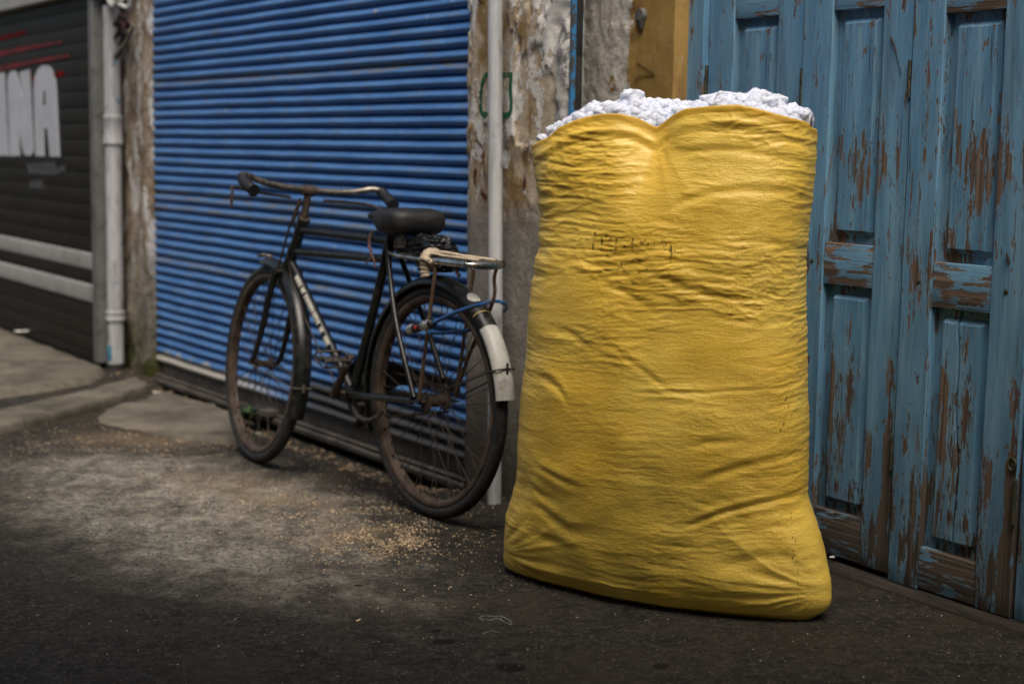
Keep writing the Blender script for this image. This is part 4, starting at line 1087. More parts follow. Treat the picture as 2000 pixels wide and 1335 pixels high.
# ================================================================== THE BICYCLE
BO = np.array([-.2315, 4.5112, 0.]); BANG, BLEAN, WB, WZ, WR = 2.2156, .03, 1.07, .35, .35
def bike_axes():
    f = np.array([math.cos(BANG), math.sin(BANG), 0]); rt = np.array([math.sin(BANG), -math.cos(BANG), 0])
    up0 = np.array([0, 0, 1])*math.cos(BLEAN)+rt*math.sin(BLEAN); lf = np.cross(up0, f)
    fw = f+np.array([0, 0, -.0176/WB]); fw /= np.linalg.norm(fw); up = np.cross(fw, lf); return fw, lf, up
BF, BL, BU = bike_axes()
BMAT = Matrix(((BF[0], BL[0], BU[0], BO[0]), (BF[1], BL[1], BU[1], BO[1]), (BF[2], BL[2], BU[2], BO[2]), (0, 0, 0, 1)))
BINV = BMAT.inverted()
def bk(px, py, Y=0.):
    """photo pixel -> bicycle coordinates on the plane Y to the left of the bicycle's middle"""
    q = BO+BL*Y; d = ray(px, py); t = ((q-CAM)@BL)/(d@BL); P = CAM+d*t-BO
    return (float(P@BF), Y, float(P@BU))
def bicycle():
    root = empty('bicycle', (0, 0, 0)); root.matrix_world = BMAT
    tag(root, 'old black roadster bicycle leaning before the blue shutter, with rusty rims', 'bicycle')
    BP, RU, CHR, DM = MAT['black_paint'], MAT['rusty_steel'], MAT['chrome'], MAT['dull_metal']
    BB = (.47, 0, .319); ST = (.262, 0, .825); HT = (.815, 0, .862); HB = (.915, 0, .700); RA = (0, 0, WZ); FA = (WB, 0, WZ)
    L3 = lambda a, c, t: tuple(a[i]+(c[i]-a[i])*t for i in range(3))
    # ---- frame
    f = MB()
    f.tube([BB, ST], .0155, 14); f.tube([ST, L3(BB, ST, 1.06)], .013, 12)
    f.tube([HT, HB], .019, 14)
    f.tube([L3(HT, HB, .2), (.265, 0, .815)], .0135, 14); f.tube([L3(HT, HB, .66), (.283, 0, .757)], .0135, 14)
    f.tube([L3(HT, HB, .86), BB], .0155, 14)
    f.tube([(.47, .036, .319), (.47, -.036, .319)], .022, 16)
    for s in (1, -1):
        f.tube(spline([(.45, s*.022, .317), (.36, s*.045, .325), (.18, s*.058, .340), (.03, s*.062, .350)], 6), [.0115]*13+[.0105]*6, 10)
        f.tube(spline([(.258, s*.014, .808), (.22, s*.03, .72), (.135, s*.053, .56), (.02, s*.062, .362)], 6), .0085, 10)
        f.tube([(.035, s*.061, .350), (-.018, s*.061, .348)], .012, 10, flat=(1, .35))
    for t_, k in ((0., .0225), (.2, .022), (.66, .022), (.9, .0215), (1., .0235)):
        f.tube([L3(HT, HB, t_-.025), L3(HT, HB, t_+.025)], k, 14)
    f.tube([L3(BB, ST, .86), L3(BB, ST, .97)], .0185, 14); f.tube([L3(BB, ST, 1.0), L3(BB, ST, 1.02)], .0175, 14)
    fr = f.build('frame', BP, root)
    # worn pale lettering on the down tube: small upright blocks, no longer readable
    A, Bq = L3(HT, HB, .86), BB; ax = np.array(Bq)-np.array(A); Ld = np.linalg.norm(ax); ax /= Ld; pn = np.cross(ax, [0, 1, 0])
    if pn[2] < 0: pn = -pn
    cuts = [(.135, .215), (.232, .268), (.285, .302), (.306, .323), (.327, .345), (.349, .37), (.374, .39), (.394, .412), (.42, .436), (.44, .457), (.461, .48), (.486, .505), (.53, .565), (.60, .66)]
    de = MB()
    for t0, t1 in cuts:
        rows = []
        for tt_ in np.linspace(t0, t1, 3):
            c = np.array(A)+ax*Ld*tt_; rows.append([tuple(c+.0162*(math.cos(an_)*np.array([0, 1, 0])+math.sin(an_)*pn)) for an_ in np.linspace(-.25, .95, 6)])
        de.grid(np.array(rows))
    de.build('worn_lettering', MAT['decal'], fr)
    pr = MB(); pr.tube([(HT[0]-.06, .0005, HT[2]-.005), (HT[0]-.075, .001, HT[2]-.05)], .004, 6)
    # ---- wheels
    tyre_prof = [(WR-.036, -.012), (WR-.030, -.0175), (WR-.020, -.0200), (WR-.009, -.0170), (WR-.002, -.0095), (WR-.0002, -.004), (WR, 0), (WR-.0002, .004), (WR-.002, .0095), (WR-.009, .0170), (WR-.020, .0200), (WR-.030, .0175), (WR-.036, .012)]
    rim_prof = [(WR-.034, -.0165), (WR-.036, -.0180), (WR-.050, -.0165), (WR-.055, -.010), (WR-.053, -.004), (WR-.056, 0), (WR-.053, .004), (WR-.055, .010), (WR-.050, .0165), (WR-.036, .0180), (WR-.034, .0165)]
    def wheel(mtx, par_name, spokes, hubw, rot):
        hub = MB(); hw = hubw
        hub.sweep((0, 0, 0), rim_prof, 0, 2*math.pi, 96, closed=True)
        wob = hub.build('wheel', MAT['brown_rim'], root, sharp=50); wob.matrix_parent_inverse = Matrix.Identity(4); wob.matrix_basis = mtx
        ty = MB(); ty.sweep((0, 0, 0), tyre_prof, 0, 2*math.pi, 120, closed=True); ty.build('tyre', MAT['tyre_rubber'], wob, sharp=60)
        h = MB(); h.tube([(0, -hw-.018, 0), (0, hw+.018, 0)], .005, 8); h.tube([(0, -hw, 0), (0, -hw+.004, 0), (0, -hw+.008, 0), (0, 0, 0), (0, hw-.008, 0), (0, hw-.004, 0), (0, hw, 0)], [.03, .03, .019, .016, .019, .03, .03] if spokes > 34 else [.023, .023, .014, .012, .014, .023, .023], 18)
        for s in (1, -1): h.tube([(0, s*(hw+.008), 0), (0, s*(hw+.018), 0)], .0105, 6)
        h.build('hub', MAT['rusty_steel'], wob)
        sp0 = None
        for k in range(spokes):
            an = rot+2*math.pi*k/spokes; sd_ = 1 if k % 2 else -1; cross = .62*(1 if (k//2) % 2 else -1)
            hr = .027 if spokes > 34 else .02
            p = (hr*math.cos(an+cross), sd_*(hw-.002), hr*math.sin(an+cross)); q = ((WR-.052)*math.cos(an), sd_*.003, (WR-.052)*math.sin(an))
            m_ = MB(); m_.tube([p, L3(p, q, .94), L3(p, q, .95), q], [.00125, .00125, .0022, .0022], 5)
            m_.build('spoke', MAT['rusty_steel'], wob)
        return wob
    wheel(Matrix.Translation(RA), 'wheel', 40, .036, .05)
    STEER = -.1356
    hx = np.array(HT)-np.array(HB); hx /= np.linalg.norm(hx)
    SM = Matrix.Translation(HB) @ Matrix.Rotation(STEER, 4, Vector(hx)) @ Matrix.Translation(-Vector(HB))
    def sobj(o): o.matrix_parent_inverse = Matrix.Identity(4); o.matrix_basis = SM; return o
    wheel(SM @ Matrix.Translation(FA), 'wheel', 32, .03, .1)
    # ---- fork
    g = MB(); crown = L3(HT, HB, 1.08)
    g.tube([L3(HT, HB, .98), L3(HT, HB, 1.1)], .0205, 14)
    g.tube([(crown[0]-.002, -.05, crown[2]-.006), (crown[0]-.002, .05, crown[2]-.006)], .0155, 10, flat=(1.3, .9))
    for s in (1, -1):
        g.tube(spline([(crown[0], s*.042, crown[2]), (.96, s*.046, .575), (.995, s*.048, .47), (1.035, s*.05, .385), (WB, s*.05, WZ)], 6), [.0125]*8+[.0115]*6+[.0095]*6+[.0085]*5, 10)
    sobj(g.build('fork', BP, root))
    # ---- mudguards
    def guard(cen, a0, a1, r, half, name, par, white=None, mat=BP):
        pr_ = [(r-.014, -half-.001), (r-.006, -half), (r+.004, -half*.82), (r+.010, -half*.45), (r+.0125, -half*.12), (r+.0125, half*.12), (r+.010, half*.45), (r+.004, half*.82), (r-.006, half), (r-.014, half+.001)]
        pr_ = pr_+[(q-.0012, y*.97) for q, y in pr_[::-1]]
        m_ = MB(); m_.sweep(cen, pr_+[pr_[0]], a0, a1, 60)
        return m_.build(name, mat, par, sharp=60)
    RG = WR+.012
    rg = guard(RA, -.38, math.pi-.74, RG, .029, 'mudguard', root)                  # from below the seat tube round to the tail
    rg2 = guard(RA, math.pi-.74+.002, math.pi-.13, RG+.0006, .0296, 'mudguard_tail', root, mat=MAT['white_enamel'])
    # black band and pale touch-up patch above the white tail
    bd = guard(RA, math.pi-.74-.14, math.pi-.74-.132, RG+.001, .0297, 'gold_line', rg, mat=MAT['gold_line'])
    pt = MB(); rows = []
    for aa in np.linspace(math.pi-1.10, math.pi-.985, 8):
        wdt = .019*math.sqrt(max(0.04, 1-((aa-(math.pi-1.04))/.062)**2)); rows.append([(( RG+.0137-.0028*(y/.025)**2-.006*(y/.025)**4)*math.cos(aa), y, WZ+(RG+.0137-.0028*(y/.025)**2-.006*(y/.025)**4)*math.sin(aa)) for y in np.linspace(.004-wdt, .004+wdt, 7)])
    pt.grid(np.array(rows)); pt.build('paint_patch', MAT['white_enamel'], rg)
    st_ = MB(); an = math.pi-.36; E_ = ((RG+.013)*math.cos(an), 0, WZ+(RG+.013)*math.sin(an))
    pts = [(-.012, .066, WZ+.006), (E_[0]+.03, .034, E_[2]-.008), (E_[0]+.004, .0305, E_[2]), (E_[0]-.001, .015, E_[2]+.002), (E_[0]-.0012, 0, E_[2]+.002), (E_[0]-.001, -.015, E_[2]+.002), (E_[0]+.004, -.0305, E_[2]), (E_[0]+.03, -.034, E_[2]-.008), (-.012, -.066, WZ+.006)]
    st_.tube(pts, .0024, 6); st_.tube([(E_[0]-.003, 0, E_[2]+.018), (E_[0]-.003, 0, E_[2]-.016)], .0045, 8, flat=(1, .6)); st_.build('stay', MAT['dark_iron'], rg2)
    fg = guard(FA, 1.45, math.pi+.43, RG, .030, 'mudguard', root); sobj(fg)
    fg.parent = root
    tp = MB(); tp.box(FA[0]+.018, FA[0]+.075, -.011, .011, WZ+RG+.010, WZ+RG+.022); tp.tube([(FA[0]+.07, 0, WZ+RG+.02), (FA[0]+.12, 0, WZ+RG+.012)], .014, 8, flat=(1, .4)); sobj(tp.build('fork_clip', DM, root, bevel=.003))
    sf = MB(); an = math.pi+.12; E_ = (FA[0]+(RG+.0125)*math.cos(an), 0, WZ+(RG+.0125)*math.sin(an))
    sf.tube([(WB, .055, WZ), (E_[0]+.02, .034, E_[2]), (E_[0], .031, E_[2]), (E_[0]-.002, 0, E_[2]), (E_[0], -.031, E_[2]), (E_[0]+.02, -.034, E_[2]), (WB, -.055, WZ)], .0021, 6)
    sf.tube([(E_[0]-.003, 0, E_[2]+.014), (E_[0]-.003, 0, E_[2]-.014)], .006, 8, flat=(1, .5)); o = sf.build('stay', DM, root); sobj(o)
    # ---- stem, handlebar, grips, levers
    s_ = MB(); top = (HT[0]-.020, 0, .962); s_.tube([HT, L3(HT, top, .5), top], .0125, 12); s_.tube([L3(HT, HB, -.06), L3(HT, HB, -.01)], .021, 12)
    s_.tube([(top[0], -.022, top[2]), (top[0], .022, top[2])], .0185, 12); sobj(s_.build('stem', MAT['rusty_steel'], root))
    hb = MB(); hy = .254
    path = spline([(.655, hy-.006, .942), (.70, hy, .958), (.755, hy-.004, .985), (.775, hy-.035, .988), (.785, .17, .975), (top[0]-.002, .09, .966), (top[0], 0, .966), (top[0]-.002, -.09, .966), (.785, -.17, .975), (.775, -(hy-.035), .988), (.755, -(hy-.004), .985), (.70, -hy, .958), (.655, -(hy-.006), .942)], 7)
    hb.tube(path, .0112, 12); hbo = sobj(hb.build('handlebar', MAT['bar_metal'], root))
    for s in (1, -1):
        gr = MB(); P = spline([(.648, s*(hy-.007), .939), (.66, s*(hy-.005), .943), (.70, s*hy, .958), (.735, s*(hy-.001), .972), (.755, s*(hy-.005), .984)], 6)
        k = len(P); gr.tube(P, [  .021 if i < 2 else .0172+.0024*math.sin(i*.9)**2 for i in range(k)], 14); gr.build('grip', MAT['black_vinyl'], hbo)
        lv = MB(); lv.tube(spline([(.80, s*.06, .935), (.805, s*.16, .938), (.79, s*.235, .945), (.76, s*(hy+.028), .947), (.735, s*(hy+.034), .93), (.732, s*(hy+.034), .882)] if s > 0 else [(.80, s*.06, .935), (.80, s*.16, .938), (.77, s*.225, .935), (.70, s*(hy-.015), .912), (.66, s*(hy-.01), .895)], 6), .0048, 8)
        lv.build('brake_lever', MAT['rusty_steel'], hbo)
    rd = MB(); rd.tube([(.812, .02, .935), (.822, .03, .89), (.86, .032, .83), (.935, .03, .69)], .0042, 7); rd.tube([(.8, .025, .925), (.835, .032, .85)], .0065, 8)
    rd.tube([(.935, .03, .69), (.94, .03, .66)], .006, 8); sobj(rd.build('brake_rod', MAT['rusty_steel'], root))
    # long rear brake rod under the top tube and down to the bottom bracket
    r2 = MB(); r2.tube(spline([(.86, .028, .70), (.80, .03, .60), (.62, .035, .43), (.5, .04, .335)], 6), .0022, 6); r2.build('brake_rod', MAT['rusty_steel'], root)
    # ---- saddle
    sd_ = MB(); rows = []
    for t in np.concatenate([[0, .006, .012, .022], np.linspace(.035, 1, 26)]):
        X = .078+t*.295
        wd = np.interp(t, [0, .012, .035, .08, .15, .3, .5, .68, .85, .95, 1], [.02, .055, .076, .091, .099, .100, .084, .058, .038, .03, .014])
        zt = np.interp(t, [0, .012, .04, .1, .2, .5, .8, 1], [.888, .900, .911, .920, .924, .919, .91, .897]); zb = np.interp(t, [0, .012, .04, .1, .35, .5, .62, .8, 1], [.876, .862, .849, .838, .832, .836, .848, .87, .884])
        r = []
        for an in np.linspace(0, 2*math.pi, 32, endpoint=False):
            cy, sy = math.cos(an), math.sin(an)
            y = wd*math.copysign(abs(cy)**.62, cy); z = (zt+zb)/2+(zt-zb)/2*math.copysign(abs(sy)**.62, sy)
            if sy > 0: z += .004*abs(y/wd)-.004
            r.append((X, y, z))
        rows.append(r)
    rows = np.array(rows); sd_.grid(rows, wrap=True); sd_.add(rows[0], [tuple(range(32))]); sd_.add(rows[-1], [tuple(range(32))])
    so_ = sd_.build('saddle', MAT['black_vinyl'], root, sharp=50)
    for s in (1, -1):
        q = MB(); n = 60; q.tube([(.125+.018*math.cos(k*.8), s*.055+.018*math.sin(k*.8), .800+.045*k/n) for k in range(n+1)], .0032, 6); q.build('spring', MAT['dark_iron'], so_)
    cl = MB(); cl.tube([(.12, .055, .80), (.17, .03, .825), (.225, .02, .85), (.33, .01, .87)], .0042, 7); cl.tube([(.12, -.055, .80), (.17, -.03, .825), (.225, -.02, .85), (.33, -.01, .87)], .0042, 7)
    cl.tube([(.235, -.03, .848), (.235, .03, .848)], .014, 10); cl.tube([(.262, 0, .82), (.238, 0, .862)], .0125, 10); cl.build('seat_post', MAT['dark_iron'], root)
    # ---- crank set
    ch = MB(); n = 46
    rows = [[(.47+r*math.cos(a), -.047, .319+r*math.sin(a)) for r in (.075, .088, .0895, .096 if k % 2 else .090)] for k, a in enumerate(np.linspace(0, 2*math.pi, n*2+1))]
    ch.grid(np.array(rows))
    for k in range(5):
        a = k*2*math.pi/5; ch.tube([(.47, -.047, .319), (.47+.08*math.cos(a), -.047, .319+.08*math.sin(a))], .006, 6, flat=(1, .4))
    ch.build('chain_wheel', MAT['dark_iron'], root)
    cc = MB()   # chain cover: long flat case on the wall side, its top plate bent over
    prof = [(.47+.115*math.cos(a), .319+.115*math.sin(a)) for a in np.linspace(-1.9, 1.75, 22)]+[(.30, .432), (.02, .412), (-.03, .40), (-.035, .375), (.1, .375), (.3, .36), (.36, .33), (.38, .25)]
    v = [(x, -.062, z) for x, z in prof]+[(x, -.068, z) for x, z in prof]; n = len(prof)
    cc.add(v, [tuple(range(n)), tuple(range(2*n-1, n-1, -1))]+[(i, (i+1) % n, n+(i+1) % n, n+i) for i in range(n)])
    top_ = prof[6:24]; v = [(x, y, z) for y in (-.066, -.04) for x, z in top_]; k = len(top_); cc.add(v, [(i, i+1, k+i+1, k+i) for i in range(k-1)]); cc.build('chain_cover', BP, root, sharp=30)
    cn = MB(); cn.tube([(.47, -.05, .319+.09), (0, -.05, WZ+.035)], .005, 6, flat=(.6, 1)); cn.tube([(.47, -.05, .319-.09), (0, -.05, WZ-.035)], .005, 6, flat=(.6, 1)); cn.build('chain', MAT['rusty_steel'], root)
    ca = math.radians(131)
    for s, a in ((1, ca), (-1, ca+math.pi)):
        y0 = s*.072; e = (.465+.165*math.cos(a), y0+s*.012, .320+.165*math.sin(a))
        c = MB(); c.tube([(.465, s*.03, .320), (.465, s*.082, .320)], .0085, 10)
        c.tube([(.465-.012*math.cos(a), y0, .320-.012*math.sin(a)), (.465, y0, .320), L3((.465, y0, .320), e, .5), e, (e[0]+.012*math.cos(a), e[1], e[2]+.012*math.sin(a))], [.014, .0165, .011, .0125, .010], 10, flat=(1, .62) if False else None)
        co = c.build('crank', MAT['rusty_steel'], root)
        p = MB(); pl = s*.095; pc = (e[0], e[1]+s*.012, e[2])
        p.tube([pc, (pc[0], pc[1]+pl, pc[2])], .0052, 8)
        tl = .35 if s > 0 else -.3
        R_ = lambda x, z: (pc[0]+x*math.cos(tl)-z*math.sin(tl), pc[2]+x*math.sin(tl)+z*math.cos(tl))
        for yy in (pc[1]+s*.006, pc[1]+pl-s*.004):
            ring = [R_(.036*math.copysign(abs(math.cos(q))**.5, math.cos(q)), .016*math.copysign(abs(math.sin(q))**.7, math.sin(q))) for q in np.linspace(0, 2*math.pi, 25)[:-1]]
            p.tube([(x, yy, z) for x, z in ring], .0030, 6, closed=True, flat=(1, 1))
        for sx in (1, -1):
            for sz in (1, -1):
                x, z = R_(sx*.033, sz*.011)
                p.tube([(x, pc[1]+s*.006, z), (x, pc[1]+pl-s*.004, z)], .0042, 6)
                for k in range(7):
                    x2, z2 = R_(sx*.041, sz*.011); p.tube([(x, pc[1]+s*(.012+k*.013), z), (x2, pc[1]+s*(.012+k*.013), z2)], .0025, 4)
        p.build('pedal', MAT['dull_rust'], co)
    # ---- carrier: a chrome hoop with cross bars, brown legs
    ca_ = MB()
    hoop = spline([(.245, .018, .782), (.20, .035, .779), (.12, .058, .776), (-.05, .066, .772), (-.20, .066, .770), (-.238, .055, .769), (-.25, .02, .768), (-.25, -.02, .768), (-.238, -.055, .769), (-.20, -.066, .770), (-.05, -.066, .772), (.12, -.058, .776), (.20, -.035, .779), (.245, -.018, .782)], 6)
    ca_.tube(hoop, .0068, 10)
    ca_.tube([(-.24, 0, .764), (.19, 0, .772)], .005, 8)
    for X in (-.21, -.12, -.02, .08): ca_.tube([(X, -.064, .766), (X, .064, .766)], .0045, 8)
    cao = ca_.build('carrier', CHR, root)
    sleeve = MB()
    for s in (1, -1): sleeve.tube([(-.085, s*.068, .772), (-.232, s*.063, .769)], .0115, 12)
    sleeve.tube([(-.236, .05, .768), (-.252, 0, .767), (-.236, -.05, .768)], .0125, 10)
    sleeve.build('carrier_end', CHR, cao)
    for s in (1, -1):
        l = MB(); l.tube([(-.085, s*.067, .775), (-.08, s*.068, .72), (-.012, s*.066, .36)], .0058, 8); l.build('carrier_leg', MAT['carrier_rust'], cao)
        l = MB(); l.tube(spline([(-.215, s*.058, .765), (-.205, s*.055, .73), (-.215, s*.045, .66), (-.10, s*.05, .50), (-.01, s*.066, .36)], 6) if s < 0 else [(-.185, s*.06, .764), (-.180, s*.06, .745), (-.192, s*.058, .735)], .0055, 8); l.build('carrier_leg', MAT['carrier_rust'], cao)
    cl2 = MB(); cl2.tube([(.245, -.02, .782), (.25, 0, .80), (.245, .02, .782)], .007, 8); cl2.tube([(.20, -.022, .79), (.20, .022, .79)], .012, 8, flat=(1, .5)); cl2.build('carrier_clamp', MAT['carrier_rust'], cao)
    # ---- kick stand, folded up behind the bottom bracket
    ks = MB(); ks.tube(spline([(.42, .03, .285), (.36, .05, .262), (.30, .055, .255), (.25, .05, .27), (.235, .035, .29)], 6), .0075, 8); ks.tube([(.42, -.03, .285), (.42, .03, .285)], .009, 8); ks.build('kick_stand', MAT['dull_rust'], root)
    # pink string knotted round the upper bar
    return root
simple('bar_metal', (.24, .215, .185), .4, .8, .4, 40, dirt=(.09, .05, .03))
simple('dull_rust', (.05, .042, .036), .65, .4, .5, 50, dirt=(.15, .13, .11), bump=.5)
simple('carrier_rust', (.11, .065, .038), .7, .2, .4, 40, dirt=(.07, .045, .03), bump=.4)
BIKE = bicycle()

def on_bike(o):
    o.matrix_world = BMAT; return o
def bike_cargo():
    # black plastic bag bundled on the carrier
    bm = bmesh.new(); bmesh.ops.create_icosphere(bm, subdivisions=5, radius=1)
    V = np.array([v.co[:] for v in bm.verts]); F = [tuple(v.index for v in f.verts) for f in bm.faces]; bm.free()
    n = 1+.10*fbm(V[:, 0]*1.5, V[:, 1]*1.5, V[:, 2]*1.5, 3)+.13*ridge(V[:, 0]*2.2+.4*V[:, 2], V[:, 1]*2.2, V[:, 2]*3)+.05*ridge(V[:, 0]*5, V[:, 1]*5, V[:, 2]*6)
    V = V*n[:, None]*np.array([.105, .05, .038])+np.array([.045, .0, .805]); V[:, 2] = np.where(V[:, 2] < .782, .782-(.782-V[:, 2])*.15, V[:, 2])
    b = MB(); b.add(V, F)
    V2 = np.array([v for v in V]); 
    o = on_bike(b.build('plastic_bag', MAT['black_plastic'], sharp=180)); tag(o, 'crumpled black plastic bag tied on the bicycle carrier', 'bag')
    d = MB(); V3 = (V-np.array([.045, 0, .80]))*np.array([.75, .8, .9])+np.array([.02, 0, .752]); V3[:, 2] = np.minimum(V3[:, 2], .763); d.add(V3, F); d.build('bag_underside', MAT['black_plastic'], o, sharp=180)
    # beige cloth strap wound round the carrier, its end hanging
    s = MB()
    s.tube(spline([(-.245, .03, .782), (-.19, .055, .786), (-.12, .062, .788), (-.085, .066, .792), (-.06, .07, .79)], 8), [.007]*33, 10, flat=(1.3, .6))
    s.tube(spline([(-.245, -.03, .782), (-.17, .02, .789), (-.10, .05, .797), (-.055, .066, .795)], 8), .007, 10, flat=(1.2, .7))
    s.tube(spline([(-.03, .03, .797), (-.045, .062, .798), (-.052, .082, .785), (-.05, .083, .765), (-.046, .08, .742), (-.05, .079, .722)], 8), [.010+.004*math.sin(i*.7)**2 for i in range(41)], 12, flat=(1.3, .7))
    s.tube(spline([(-.075, .083, .772), (-.055, .09, .778), (-.035, .083, .770), (-.04, .06, .757), (-.065, .06, .756), (-.075, .083, .772)], 6), .0085, 10)
    o = on_bike(s.build('cloth_strap', MAT['beige_cloth'], sharp=180)); tag(o, 'beige cloth strap knotted on the chrome bicycle carrier', 'strap')
    # dusty pink string on the crossbars
    p = MB(); p.tube(spline([(.35, .016, .835), (.36, .018, .80), (.345, .017, .77), (.36, .02, .75), (.38, .018, .74)], 6), .003, 6); p.tube(spline([(.345, -.01, .835), (.352, .004, .841), (.36, .017, .832), (.366, .018, .80), (.35, .018, .772), (.33, .02, .755), (.322, .02, .73)], 6), .003, 6)
    o = on_bike(p.build('string', simple('pink_string', (.2, .11, .1), .9, 0, .3, 60))); tag(o, 'dusty pink string tied round the bicycle crossbars', 'string')
    # cable lock: from the lock body over the mudguard, round the conduit pipe and back
    lk = empty('cable_lock', (0, 0, 0)); lk.matrix_world = BMAT; tag(lk, 'blue cable lock tying the bicycle wheel to the thin white pipe', 'lock')
    wp = lambda P: tuple(BINV @ Vector(P))
    PP = lambda px, py, d: wp(FB.w(FB.px(px, py, d)[0], d, FB.px(px, py, d)[1]))
    A0 = bk(846, 631, .10)
    c = MB(); c.tube(spline([A0, bk(880, 614, .10), bk(915, 601, .095), bk(945, 593, .085), PP(965, 588, -.165), PP(980, 590, -.15), PP(988, 597, -.115), PP(986, 606, -.085), PP(972, 612, -.078), PP(957, 616, -.09), bk(930, 640, -.07), bk(890, 648, -.05), bk(850, 650, .02), bk(838, 648, .07)], 8), .0058, 10)
    c.build('cable', MAT['blue_cable'], lk)
    q = MB(); a, z = bk(801, 644, .10), bk(846, 631, .10)
    V = Vector(z)-Vector(a); k = lambda t: tuple(Vector(a)+V*t)
    q.tube([k(-.02), k(.0), k(.12), k(.5), k(.9), k(1.0), k(1.02)], [.010, .0145, .0165, .0155, .016, .0145, .010], 14, flat=(1, .8)); q.build('lock_body', MAT['lock_black'], lk)
    tp = MB()
    for t0, t1, ph in ((.02, .26, .3), (.62, .97, 1.1)):
        n = 12; rows = []
        for t in np.linspace(t0, t1, n):
            rr = .0178+.0012*gn(t*20, ph, 0.); cx = k(t); rows.append([(cx[0]+.0008*gn(t*30, an_*2, ph), cx[1]+rr*math.cos(an_), cx[2]+rr*.88*math.sin(an_)+.001*gn(t*25, an_*3, 1.)) for an_ in np.linspace(-1.3+.5*gn(t*9, 1., ph), 2.0+.6*gn(t*11, 2., ph), 12)])
        tp = MB(); tp.grid(np.array(rows)); tp.build('foil_tape', MAT['foil'], lk)
    dt = MB(); cx = k(.44); dt.tube([(cx[0], cx[1]+.0145, cx[2]), (cx[0], cx[1]+.0195, cx[2])], .0048, 14); dt.build('red_button', MAT['lock_red'], lk)
def mat_foil():
    t = NT('foil'); v = t.co(); n = t.noise(v, 140, 3, .7)
    MAT['foil'] = t.done(t.mix(t.ss(n, .4, .6), (.2, .19, .17), (.75, .73, .68)), .35, .7, t.bump(n, .8, .004))
mat_foil()
bike_cargo()

# ================================================================== LITTER, GRAINS, GRIT
def scatter():
    rr = random.Random(5)
    def flakes(n, pick, size, name, mat, flat=.35, kind='stuff'):
        b = MB()
        for i in range(n):
            x, y = pick(); L = rr.uniform(*size); W_ = L*rr.uniform(.4, .7); h = L*flat*rr.uniform(.5, 1); a = rr.uniform(0, 6.28); z = float(gz(x, y))
            ca, sa = math.cos(a), math.sin(a); T = lambda u, v_, q: (x+u*ca-v_*sa, y+u*sa+v_*ca, z+q)
            t1, t2 = rr.uniform(0, h), rr.uniform(0, h)
            b.add([T(-L/2, 0, .0008+t1), T(0, -W_/2, .0008), T(L/2, 0, .0008+t2), T(0, W_/2, .0008), T(0, 0, h+.0015)], [(0, 1, 4), (1, 2, 4), (2, 3, 4), (3, 0, 4)])
        o = b.build(name, mat, smooth=False, recalc=False); tag(o, kind=kind); return o
    cl = [((-.36, 4.20), (.10, .10), 30), ((-.47, 4.38), (.24, .2), 26), ((-.72, 4.68), (.28, .16), 20), ((-.95, 5.0), (.4, .3), 10), ((-1.42, 5.62), (.32, .18), 14), ((-.3, 3.95), (.35, .3), 5)]
    ww = [c[2] for c in cl]
    def pk():
        
        while True:
            c = rr.choices(cl, ww)[0]; x, y = rr.gauss(c[0][0], c[1][0]), rr.gauss(c[0][1], c[1][1])
            if float(fbm(x*9, y*9, 4., 3)) > rr.uniform(-.5, .45): return x, y
    flakes(3800, pk, (.003, .0075), 'husk_grains', MAT['husk'])
    flakes(2000, pk, (.004, .009), 'husk_grains', MAT['husk_light'])
    def pg():
        y = 2.7+4*rr.random()**1.4; return rr.uniform(-.36, .36)*y, y
    flakes(9000, pg, (.002, .0075), 'grit', MAT['pebble'], .6)
    flakes(5000, pg, (.002, .008), 'grit', MAT['dark_grit'], .6)
    flakes(240, pg, (.0025, .005), 'grit', MAT['paper'], .5)
    flakes(260, lambda: (lambda s, d: tuple(FB.w(s, d, 0)[:2]))(rr.uniform(-.1, 2.9), rr.uniform(-.2, -.04)), (.008, .028), 'gutter_litter', MAT['leaf_brown'], .4)
    flakes(160, lambda: (lambda s, d: tuple(FB.w(s, d, 0)[:2]))(rr.uniform(-.1, 2.9), rr.uniform(-.22, -.05)), (.006, .02), 'gutter_litter', MAT['pebble'], .7)
scatter()

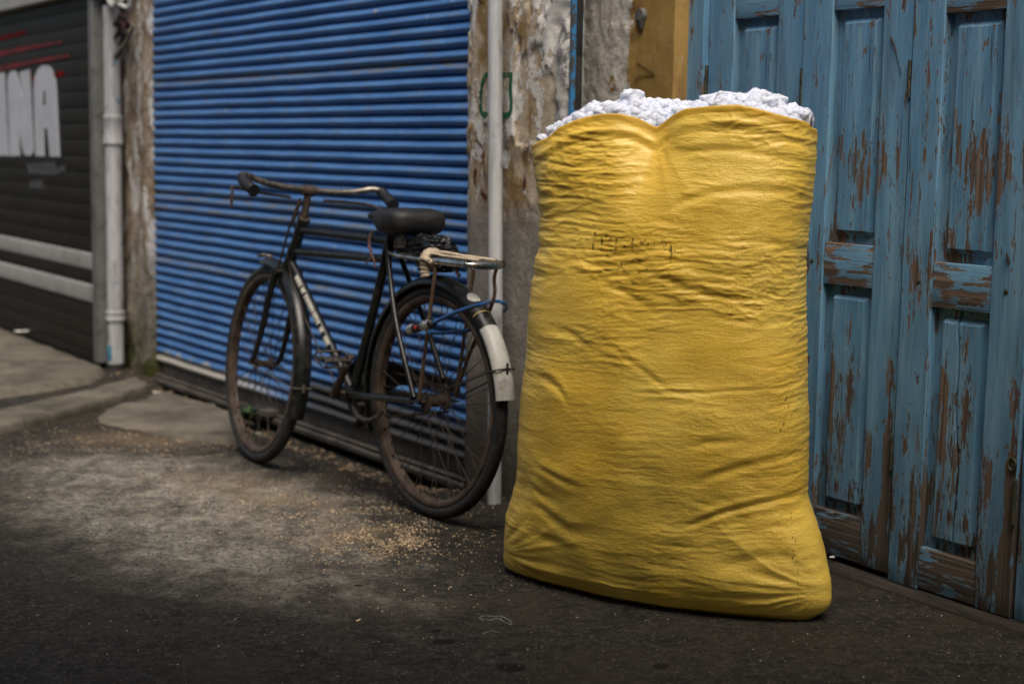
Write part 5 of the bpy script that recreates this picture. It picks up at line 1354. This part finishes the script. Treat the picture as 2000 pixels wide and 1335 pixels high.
def litter():
    rr = random.Random(9)
    def scrap(px, py, L, W_, label, mat='paper', group=None, z=None, cat='litter', name='paper_scrap'):
        P = at_z(px, py, 0.); zz = float(gz(P[0], P[1])) if z is None else z
        if z is not None: P = at_z(px, py, z)
        a = rr.uniform(0, 3); n = 7; rows = []; sd_ = rr.uniform(0, 90)
        for i in range(n):
            r = []
            for j in range(n):
                u, v = (i/(n-1)-.5), (j/(n-1)-.5); k = 1-.35*abs(gn(u*3+sd_, v*3, 1.))
                x = u*L*k; y = v*W_*k; h = .004+.35*W_*abs(float(gn(u*2.2+sd_, v*2.2, 5.)))
                r.append((P[0]+x*math.cos(a)-y*math.sin(a), P[1]+x*math.sin(a)+y*math.cos(a), zz+h))
            rows.append(r)
        b = MB(); b.grid(np.array(rows)); b.grid(np.array(rows)-np.array([0, 0, .0012])); o = b.build(name, MAT[mat], sharp=60)
        tag(o, label, cat, group); return o
    scrap(390, 822, .05, .03, 'crumpled white paper scrap left of the front wheel, farther one', group='paper scraps')
    scrap(404, 842, .06, .022, 'cream curled paper scrap left of the front wheel, nearer one', group='paper scraps')
    scrap(327, 764, .03, .026, 'small round white scrap below the left end of the blue shutter', group='paper scraps')
    scrap(284, 752, .06, .05, 'pale chips of broken plaster at the foot of the post', 'concrete', group='paper scraps', name='plaster_chip')
    scrap(306, 756, .05, .04, 'whitish broken plaster chip under the corner of the blue shutter', 'white_enamel', group='paper scraps', name='plaster_chip')
    scrap(416, 790, .05, .025, 'crumpled grey paper scrap under the blue shutter rail', group='paper scraps')
    scrap(428, 800, .03, .02, 'little pale paper scrap just right of the grey one under the shutter', group='paper scraps')
    scrap(505, 828, .02, .018, 'tiny white scrap seen through the front wheel', group='paper scraps')
    scrap(46, 648, .12, .05, 'white and yellow crumpled wrapper before the dark shutter', group='paper scraps', z=.05)
    scrap(852, 948, .05, .03, 'curled pale brown leaf seen through the rear wheel', 'leaf_brown', cat='leaf', name='dry_leaf')
    scrap(670, 908, .05, .03, 'flat brown leaf between the bicycle wheels', 'leaf_brown', cat='leaf', name='dry_leaf')
    scrap(700, 1213, .02, .006, 'thin cream splinter on the dark ground', 'husk_light', cat='splinter', name='splinter')
    scrap(1625, 1090, .016, .012, 'small pale pebble on the sill right of the sack', cat='pebble', name='pebble', z=.03)
    # weed
    w_ = MB(); P = at_z(486, 815)
    for k in range(26):
        a = rr.uniform(0, 6.28); r = rr.uniform(.015, .05); h = rr.uniform(.01, .035); c = np.array([P[0]+r*math.cos(a)*.7, P[1]+r*math.sin(a)*.7, h]); t = np.array([-math.sin(a), math.cos(a), 0])*.011; f = np.array([math.cos(a), math.sin(a), .3])*.02
        w_.add([c-f, c+t, c+f, c-t], [(0, 1, 2, 3)]); w_.tube([(P[0], P[1], 0), tuple(c-f)], .0012, 4)
    tag(w_.build('weed', MAT['weed_green'], recalc=False), 'small green weed growing behind the front wheel', 'plant')
    st = MB(); P = at_z(512, 808); n = 20
    ring = np.array([(P[0]+.12*math.cos(a)*(1+.1*math.sin(3*a)), P[1]+.07*math.sin(a)*(1+.1*math.cos(2*a))) for a in np.linspace(0, 2*math.pi, n, endpoint=False)]); c = ring.mean(0)
    st.grid(np.array([np.column_stack([c+(ring-c)*s, np.full(n, z)]) for s, z in ((1, 0), (1, .02), (.93, .03), (.4, .033))]), wrap=True); st.add(np.column_stack([c+(ring-c)*.4, np.full(n, .033)]), [tuple(range(n))])
    tag(st.build('flat_stone', MAT['dark_iron'], sharp=60), 'flat dark stone lying under the blue shutter behind the front wheel', 'stone')
    # thread
    def tz(pts): return spline([(*at_z(x, y)[:2], float(gz(*at_z(x, y)[:2]))+.002+.003*abs(math.sin(i*1.7))) for i, (x, y) in enumerate(pts)], 6)
    t = MB(); t.tube(tz([(946, 1214), (937, 1211), (939, 1205), (952, 1205), (966, 1206), (978, 1205), (988, 1210), (998, 1215), (999, 1221), (990, 1219), (980, 1213), (977, 1208), (985, 1208), (995, 1214), (998, 1220), (984, 1216), (972, 1210), (956, 1213), (938, 1209)]), .0004, 5)
    tag(t.build('thread', MAT['thread']), 'tangle of white thread on the ground before the sack', 'thread')
    t = MB(); t.tube(tz([(942, 1239), (955, 1236), (960, 1233), (966, 1236), (975, 1237)]), .00035, 5); tag(t.build('thread', MAT['thread']), 'short loose white thread just below the tangled one', 'thread')
litter()
